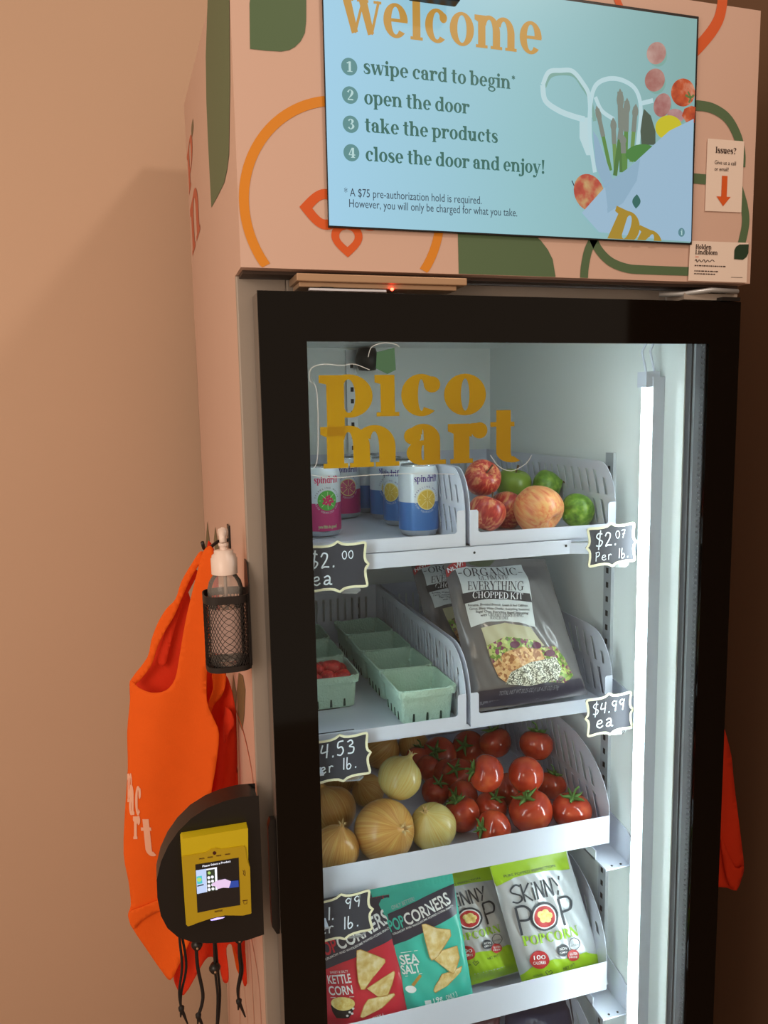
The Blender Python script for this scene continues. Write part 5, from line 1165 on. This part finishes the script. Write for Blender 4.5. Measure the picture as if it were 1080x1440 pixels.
t1 = thing('tote_bag', 'bright orange cloth tote hanging in front with partial white lettering', 'tote bag', PY(280, 790, .26), 'orange tote bags on the left hook')
Y1 = folds(.262, -.00035, .006, .055)
cloth('front_panel', t1, [(297, 768), (301, 790), (299, 850), (294, 900), (291, 940), (291, 985), (300, 1010), (308, 1033), (303, 1080), (297, 1115), (292, 1160), (287, 1210), (282, 1260), (276, 1300), (262, 1335), (251, 1358), (240, 1378), (228, 1366), (205, 1333), (187, 1306), (180, 1287), (184, 1272), (181, 1240), (174, 1200), (176, 1140), (180, 1080), (179, 1030), (183, 985), (183, 957), (195, 967), (213, 974), (233, 971), (246, 955), (252, 925), (257, 895), (262, 868), (269, 838), (278, 802), (286, 775)], Y1, TOTE)
cloth('strap', t1, [(282, 775), (270, 792), (255, 818), (247, 842), (234, 856), (222, 876), (213, 900), (207, 925), (184, 956), (190, 963), (212, 937), (222, 908), (233, 886), (245, 866), (258, 836), (271, 808), (287, 784)], lambda a, b_: Y1(a, b_)+.018, TOTE, 5)
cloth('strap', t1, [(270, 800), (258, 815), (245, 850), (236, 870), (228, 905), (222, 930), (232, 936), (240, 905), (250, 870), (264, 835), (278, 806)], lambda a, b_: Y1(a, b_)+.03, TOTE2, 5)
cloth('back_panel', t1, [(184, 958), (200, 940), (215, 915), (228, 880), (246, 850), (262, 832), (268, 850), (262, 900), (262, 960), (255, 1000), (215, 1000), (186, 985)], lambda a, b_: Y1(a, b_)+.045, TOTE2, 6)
cloth('hem', t1, [(181, 1284), (200, 1275), (222, 1266), (240, 1262), (240, 1276), (222, 1282), (200, 1294), (187, 1306)], lambda a, b_: Y1(a, b_)-.004, TOTE, 5)
q = MB()
fl_ = lambda a, b_: PY(a, b_, Y1(a, b_)-.0016)
for ch, x0, x1, yt, yb_, hh in (('t', 198, 216, 1152, 1203, 1.32), ('r', 187, 197, 1148, 1180, 1.0), ('a', 181, 189, 1104, 1146, 1.0), ('c', 190, 198, 1106, 1146, 1.0), ('m', 179, 186, 1088, 1128, 1.0)):
    polys, adv = LF[ch]; xs = [v[0] for P in polys for v in P[0]]; lo, hi = min(xs), max(xs)
    q.strips(polys, lambda a, c: fl_(x0+(a-lo)/(hi-lo)*(x1-x0)+(4 if ch == 't' else 0)*(1-c), yb_-c/hh*(yb_-yt)), TWHITE)
q.build('lettering', t1)
t2 = thing('tote_bag', 'dark red orange folded tote behind the bright orange one', 'tote bag', PY(300, 800, .31), 'orange tote bags on the left hook')
Y2 = folds(.315, -.0002, .012, .16, 1)
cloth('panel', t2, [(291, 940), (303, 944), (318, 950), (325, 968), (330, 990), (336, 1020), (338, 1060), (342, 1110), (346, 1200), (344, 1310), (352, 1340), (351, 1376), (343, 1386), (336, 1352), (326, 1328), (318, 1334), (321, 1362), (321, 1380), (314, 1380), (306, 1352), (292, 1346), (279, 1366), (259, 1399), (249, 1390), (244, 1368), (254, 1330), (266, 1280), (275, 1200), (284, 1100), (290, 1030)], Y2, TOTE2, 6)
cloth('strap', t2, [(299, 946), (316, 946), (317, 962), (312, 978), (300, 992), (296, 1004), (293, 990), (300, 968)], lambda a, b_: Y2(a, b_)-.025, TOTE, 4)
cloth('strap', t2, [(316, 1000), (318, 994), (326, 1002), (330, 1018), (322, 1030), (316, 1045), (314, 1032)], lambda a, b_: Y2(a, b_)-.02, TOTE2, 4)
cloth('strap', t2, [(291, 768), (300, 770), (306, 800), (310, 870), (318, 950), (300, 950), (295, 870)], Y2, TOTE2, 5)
t3 = thing('tote_bag', 'orange tote strip with pale edge deepest against the refrigerator side', 'tote bag', PY(330, 1000, .39), 'orange tote bags on the left hook')
Y3 = folds(.385, 0, .006, .2, 2)
cloth('panel', t3, [(312, 960), (326, 965), (330, 1000), (336, 1050), (338, 1120), (342, 1200), (345, 1310), (336, 1370), (326, 1330), (315, 1300), (310, 1200), (308, 1080)], Y3, TOTE, 7)
def drawcord(owner, pts, Y, bead=None, r=.0019, twin=0):
    P = [PY(x, y, Y) for x, y in catmull(pts, 5)]; q = MB(); q.tube(P, r, CORD, 8)
    if twin: q.tube([PY(x+twin*math.sin(PI*min(1, i/(len(P)-1)*1.1)), y, Y+.004) for i, (x, y) in enumerate(catmull(pts, 5))], r, CORD, 8)
    e = PY(pts[-1][0], pts[-1][1], Y); kx, ky = pts[-1]
    for dx, dy in ((5, 14), (9, 22), (-1, 12)): q.tube([e, PY(kx+dx*.5, ky+dy*.5, Y), PY(kx+dx, ky+dy, Y)], [.0028, .0022, .0012], CORD, 6)
    q.lathe([(0, -.006), (.004, -.003), (.0045, .002), (0, .006)], CORD, Matrix.Translation(e), 12)
    o = q.build('drawcord', owner)
    if bead:
        c = PY(*bead, Y); q = MB(); q.lathe([(0, -.0085), (.006, -.007), (.0088, 0), (.006, .007), (0, .0085)], BLACK, Matrix.Translation(c) @ Matrix.Rotation(PI/2, 4, 'X'), 20)
        q.lathe([(0, -.0005), (.0016, 0), (.0016, .002), (0, .002)], MET, Matrix.Translation(c+Vector((0, -.009, 0))) @ Matrix.Rotation(PI/2, 4, 'X'), 10); q.build('cord_lock', o)
YC = .16
drawcord(t1, [(251, 1300), (253, 1325), (256, 1360), (252, 1395), (255, 1418)], YC, None, twin=6)
drawcord(t1, [(276, 1300), (276, 1330), (278, 1360), (285, 1395), (284, 1412), (279, 1428)], YC, (277, 1328), r=.0026)
drawcord(t2, [(300, 1300), (301, 1330), (303, 1370), (306, 1400), (305, 1440), (304, 1460)], YC, (302, 1361), twin=4)
drawcord(t2, [(336, 1300), (336, 1340), (338, 1365), (334, 1390), (336, 1408)], YC, (336, 1318), twin=3)
HK = thing('wall_hook', 'small dark hook on the refrigerator side holding the orange totes', 'hook', PY(291, 780, .28))
a = PY(290, 776, .262); q = MB(); zc_ = a.z
q.tube([(XL, .29, zc_+.012), (XL-.02, .28, zc_+.012), (a.x, .262, zc_+.002), (a.x-.004, .252, zc_+.008), (a.x-.006, .246, zc_+.018)], .0028, BLACK, 8); q.build('prong', HK)
q = MB(); q.box(XL-.003, .276, zc_-.012, XL-.0005, .304, zc_+.036, BLACK); q.build('plate', HK, bevel=.001)

# orange tote on the other side, seen past the door edge
t4 = thing('tote_bag', 'dark red orange tote hanging in shade right of the door', 'tote bag', PY(1010, 1000, .16))
Y4 = folds(.16, 0, .004, .15)
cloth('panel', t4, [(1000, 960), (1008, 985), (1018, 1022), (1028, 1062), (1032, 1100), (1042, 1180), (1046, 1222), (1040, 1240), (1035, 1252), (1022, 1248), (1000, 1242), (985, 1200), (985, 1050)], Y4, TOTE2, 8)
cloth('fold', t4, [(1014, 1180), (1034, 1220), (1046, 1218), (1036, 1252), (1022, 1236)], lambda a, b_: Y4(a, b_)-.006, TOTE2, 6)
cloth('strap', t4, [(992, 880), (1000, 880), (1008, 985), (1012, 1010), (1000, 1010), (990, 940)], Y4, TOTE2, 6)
q = MB(); q.tube([(XR, .20, 1.30), (XR+.03, .18, 1.30), (PY(996, 885, .165).x, .165, PY(996, 885, .165).z), (PY(996, 885, .165).x+.01, .16, PY(996, 885, .165).z+.02)], .0028, BLACK, 8)
h4 = thing('wall_hook', 'dark hook hidden behind the door edge holding the shaded tote', 'hook', (XR, .2, 1.3)); q.build('prong', h4)

# ------------------------------------------------------------------ sanitizer bottle in a mesh holder
HX, HY, HR = -.0475, .062, .0285
zt_, zb_ = PY(320, 833, HY).z, PY(320, 936, HY).z
MESH = mat('mesh_wire', rgb(44, 38, 36), .5, .4, var=.05)
SH = thing('mesh_holder', 'black wire mesh pocket on the refrigerator side under the pump bottle', 'holder', (HX, HY, zb_))
def hp(a, z, r=HR):      # rounded pocket outline
    c, s_ = math.cos(a), math.sin(a); k = .62
    return Vector((HX+r*math.copysign(abs(c)**k, c), HY+r*1.05*math.copysign(abs(s_)**k, s_), z))
q = MB(); n = 40
for sg in (1, -1):
    for i in range(n):
        P = []
        for j in range(25):
            t = j/24; a = 2*PI*i/n+sg*t*1.7; P.append(hp(a, zb_+.004+(zt_-zb_-.008)*t, HR+.0003*sg))
        q.tube(P, .00042, MESH, 4, cap=False)
q.build('wire_mesh', SH)
for nm, za, hh in (('rim', zt_-.009, .010), ('base_band', zb_, .007)):
    q = MB(); m_ = 48; vs = []
    for r_ in (HR+.0009, HR-.0006):
        for z in (za, za+hh): vs += [hp(2*PI*i/m_, z, r_) for i in range(m_)]
    fs = []
    for i in range(m_):
        j = (i+1) % m_
        fs += [(i, j, m_+j, m_+i), (2*m_+i, 2*m_+j, 3*m_+j, 3*m_+i), (m_+i, m_+j, 3*m_+j, 3*m_+i), (i, j, 2*m_+j, 2*m_+i)]
    q.add(vs, fs, MESH)
    if nm == 'base_band': q.add([hp(2*PI*i/m_, za, HR) for i in range(m_)], [tuple(range(m_))], MESH)
    q.build(nm, SH)
q = MB(); q.prism([(XL-.0006, HY-.022, zb_+.004), (XL-.0006, HY+.026, zb_+.004), (XL-.0006, HY+.026, zt_+.012), (XL-.0006, HY+.016, zt_+.04), (XL-.0006, HY-.008, zt_+.04), (XL-.0006, HY-.022, zt_+.012)], (-.0012, 0, 0), MESH); q.build('back_plate', SH)
for a in (2.6, -.55): q = MB(); q.tube([hp(a, zb_, HR+.0006), hp(a, zt_, HR+.0006)], .0016, MESH, 6); q.build('upright', SH)
BT = thing('pump_bottle', 'clear hand sanitizer bottle with a white pump standing in the mesh holder', 'bottle', (HX, HY, zb_+.002))
CLR = clear('clear_plastic', (.92, .92, .91, 1), 1.28, .05, .16, (.9, .85, .8, 1)); M_ = Matrix.Translation((HX, HY, 0)); zb2 = zb_+.003
zcap = PY(315, 803, HY).z; ztop = PY(315, 778, HY).z; zsh = zt_+.002
q = MB(); q.lathe([(0, zb2), (.021, zb2), (.023, zb2+.003), (.023, zcap-.026), (.0228, zcap-.022), (.0205, zcap-.013), (.016, zcap-.006), (.0138, zcap-.003), (.0138, zcap)], CLR, M_, 36); q.build('bottle_body', BT)
q = MB(); q.lathe([(0, zb2+.002), (.0215, zb2+.003), (.0215, zsh-.012), (0, zsh-.012)], clear('gel', (.93, .9, .88, 1), 1.2, .02, .03, (.9, .8, .7, 1)), M_, 32); q.build('gel', BT)
q = MB()
for k in range(24): a = -1.2+2.0*k/24; q.add([(HX+.0232*math.cos(a-PI/2+d), HY+.0232*math.sin(a-PI/2+d), z) for d, z in ((0, zb2+.02), (2.0/24, zb2+.02), (2.0/24, zsh-.02), (0, zsh-.02))], [(0, 1, 2, 3)], mat('bottle_label', rgb(196, 168, 160), .5, var=.25, scale=160))
q.build('label', BT)
PUMP = mat('pump_white', rgb(236, 218, 208), .35, var=.02)
q = MB(); q.lathe([(.0165, zcap-.003), (.0168, ztop-.006), (.0155, ztop-.005), (.0155, ztop-.002), (.0125, ztop), (.0125, ztop+.004), (.006, ztop+.005), (0, ztop+.005)], PUMP, M_, 32, fx=lambda a, t: 1+(.012*math.cos(36*a) if t < .3 else 0)); q.lathe([(0, zcap-.003), (.0165, zcap-.003)], PUMP, M_, 32); q.build('cap', BT)
q = MB(); zp = PY(313, 748, HY).z; q.lathe([(.0045, ztop+.005), (.0045, zp-.006), (.006, zp-.005), (.0068, zp), (.006, zp+.004), (0, zp+.006)], PUMP, M_, 20)
q.tube([(HX, HY, zp+.001), (HX-.002, HY-.012, zp+.0015), (HX-.003, HY-.022, zp-.003), (HX-.003, HY-.026, zp-.010)], [.0052, .0048, .004, .0036], PUMP, 10); q.lathe([(.0062, ztop+.010), (.0066, ztop+.012), (.0062, ztop+.014)], PUMP, M_, 20); q.build('pump_head', BT)
q = MB(); q.tube([(HX, HY, ztop), (HX+.002, HY, zb2+.012)], .0022, PUMP, 8); q.build('dip_tube', BT)

# ------------------------------------------------------------------ card reader
CRD = thing('card_reader', 'black rounded card reader housing with a yellow payment terminal', 'card reader', PY(300, 1215, .03))
YR = .012
outl = [(361, 1109), (365, 1200), (368.5, 1301), (345, 1309), (320, 1312), (290, 1313), (268, 1311), (249, 1304), (235, 1292), (226, 1275), (221, 1250), (220, 1225), (226, 1200), (236, 1178), (250, 1158), (268, 1140), (290, 1126), (312, 1117), (336, 1111)]
P = [PY(x, y, YR+.02)-Vector((0, .02, 0)) for x, y in outl]; P = [Vector((min(p.x, XL-.001), p.y, p.z)) for p in P]
q = MB(); q.prism(P, (0, .036, 0), mat('reader_black', rgb(16, 14, 14), .38, var=.04)); hb = q.build('housing', CRD, bevel=.013); hb.modifiers[0].segments = 6
for p_ in hb.data.polygons: p_.use_smooth = len(p_.vertices) == 4
q = MB(); YEL = mat('terminal_yellow', rgb(206, 186, 18), .45, var=.03); ti = Art.__init__
YT = -.004
T4 = [PY(x, y, YT) for x, y in ((254, 1181), (349, 1164), (353, 1284), (262, 1302))]
def ft_(e): return lambda u, v: PY(230+u/7.2, 1150+v/7.2, YT)+Vector((0, -e, 0))
oy = [(172, 235), (185, 215), (855, 105), (858, 480), (876, 500), (890, 965), (800, 985), (760, 968), (620, 985), (480, 1015), (340, 1062), (300, 1085), (245, 1098), (228, 1080)]
q.prism([ft_(0)(*p) for p in oy], (0, .016, 0), YEL); ter = q.build('terminal', CRD, bevel=.0012)
q = MB(); q.prism([ft_(.0022)(*p) for p in ((192, 384), (330, 362), (430, 345), (480, 312), (525, 300), (580, 312), (812, 278), (826, 300), (838, 400), (872, 500), (884, 960), (800, 980), (620, 978), (480, 1008), (340, 1055), (245, 1090), (234, 1070))], (0, .002, 0), mat('terminal_face', rgb(186, 160, 22), .45, var=.03)); q.build('face_plate', ter)
q = MB(); q.poly([(320, 462), (758, 392), (774, 872), (560, 905), (342, 950)], ft_(.0026), emis('terminal_black', rgb(16, 8, 10), .5))
q.poly([(326, 520), (430, 504), (436, 738), (338, 758)], ft_(.0029), emis('t_pale', rgb(196, 214, 250), 1)); q.poly([(332, 582), (386, 572), (392, 650), (340, 660)], ft_(.0031), emis('t_teal', rgb(80, 200, 206), 1)); q.poly(ellipse(360, 612, 24, 20), ft_(.0033), emis('t_lime', rgb(180, 220, 120), 1)); q.poly([(338, 672), (405, 655), (405, 668), (340, 684)], ft_(.0032), emis('t_dark', rgb(40, 60, 60), 1))
q.poly([(430, 506), (538, 486), (546, 716), (436, 738)], ft_(.0029), emis('t_white', rgb(244, 244, 255), 1.1)); q.poly([(430, 520), (516, 504), (524, 722), (440, 736)], ft_(.0031), emis('t_olive', rgb(44, 58, 40), 1))
for x, y in ((456, 592), (492, 585), (458, 634), (494, 627), (458, 674), (496, 664), (460, 712), (498, 704)): q.poly(ellipse(x, y, 15, 15), ft_(.0033), emis('t_white', rgb(244, 244, 255), 1.1))
q.poly(ellipse(460, 544, 15, 15), ft_(.0033), emis('t_lime', rgb(180, 220, 120), 1))
q.poly([(485, 655), (540, 620), (620, 604), (680, 628), (660, 694), (600, 692), (540, 706), (530, 680), (490, 672)], ft_(.0035), emis('t_hand', rgb(236, 204, 240), 1)); q.poly([(680, 626), (755, 618), (758, 684), (662, 696)], ft_(.0035), emis('t_blue', rgb(36, 70, 160), 1))
tw, wd_ = sans('Please Select a Product', .02); q.strips(tw, lambda a, c: ft_(.0030)(392+a/wd_*285, 488-a/wd_*52-c*28), emis('t_white', rgb(244, 244, 255), 1.1)); q.build('screen', ter)
q = MB(); q.poly(ellipse(514, 346, 18, 18), ft_(.0026), mat('t_red_dark', rgb(70, 20, 14), .4, var=0))
for x, y in ((360, 412), (445, 398), (530, 382), (620, 368)): tw, wd_ = sans('PRESS', .02); q.strips(tw, lambda a, c: ft_(.0026)(x+a/wd_*52, y-a/wd_*7-c*18), mat('t_red_dark', rgb(70, 20, 14), .4, var=0))
tw, wd_ = sans('NAYAX', .02); q.strips(tw, lambda a, c: ft_(.0026)(516+a/wd_*80, 948-a/wd_*14-c*26), mat('t_red_dark', rgb(70, 20, 14), .4, var=0))
q.strips([ribbon([(800, 520), (812, 540), (806, 556), (822, 575)], 5), ribbon([(815, 515), (825, 545), (820, 580)], 4), ribbon([(798, 830), (848, 822)], 8, smooth=0), ribbon([(808, 838), (812, 862), (840, 858), (842, 834)], 4, smooth=0)], ft_(.0026), mat('t_red_dark', rgb(70, 20, 14), .4, var=0)); q.build('face_printing', ter)
q = MB(); q.poly([(470, 1018), (540, 998), (622, 990), (600, 1004), (530, 1022), (480, 1028)], ft_(.0028), emis('t_glow', rgb(190, 170, 255), 2)); q.build('slot_light', ter)
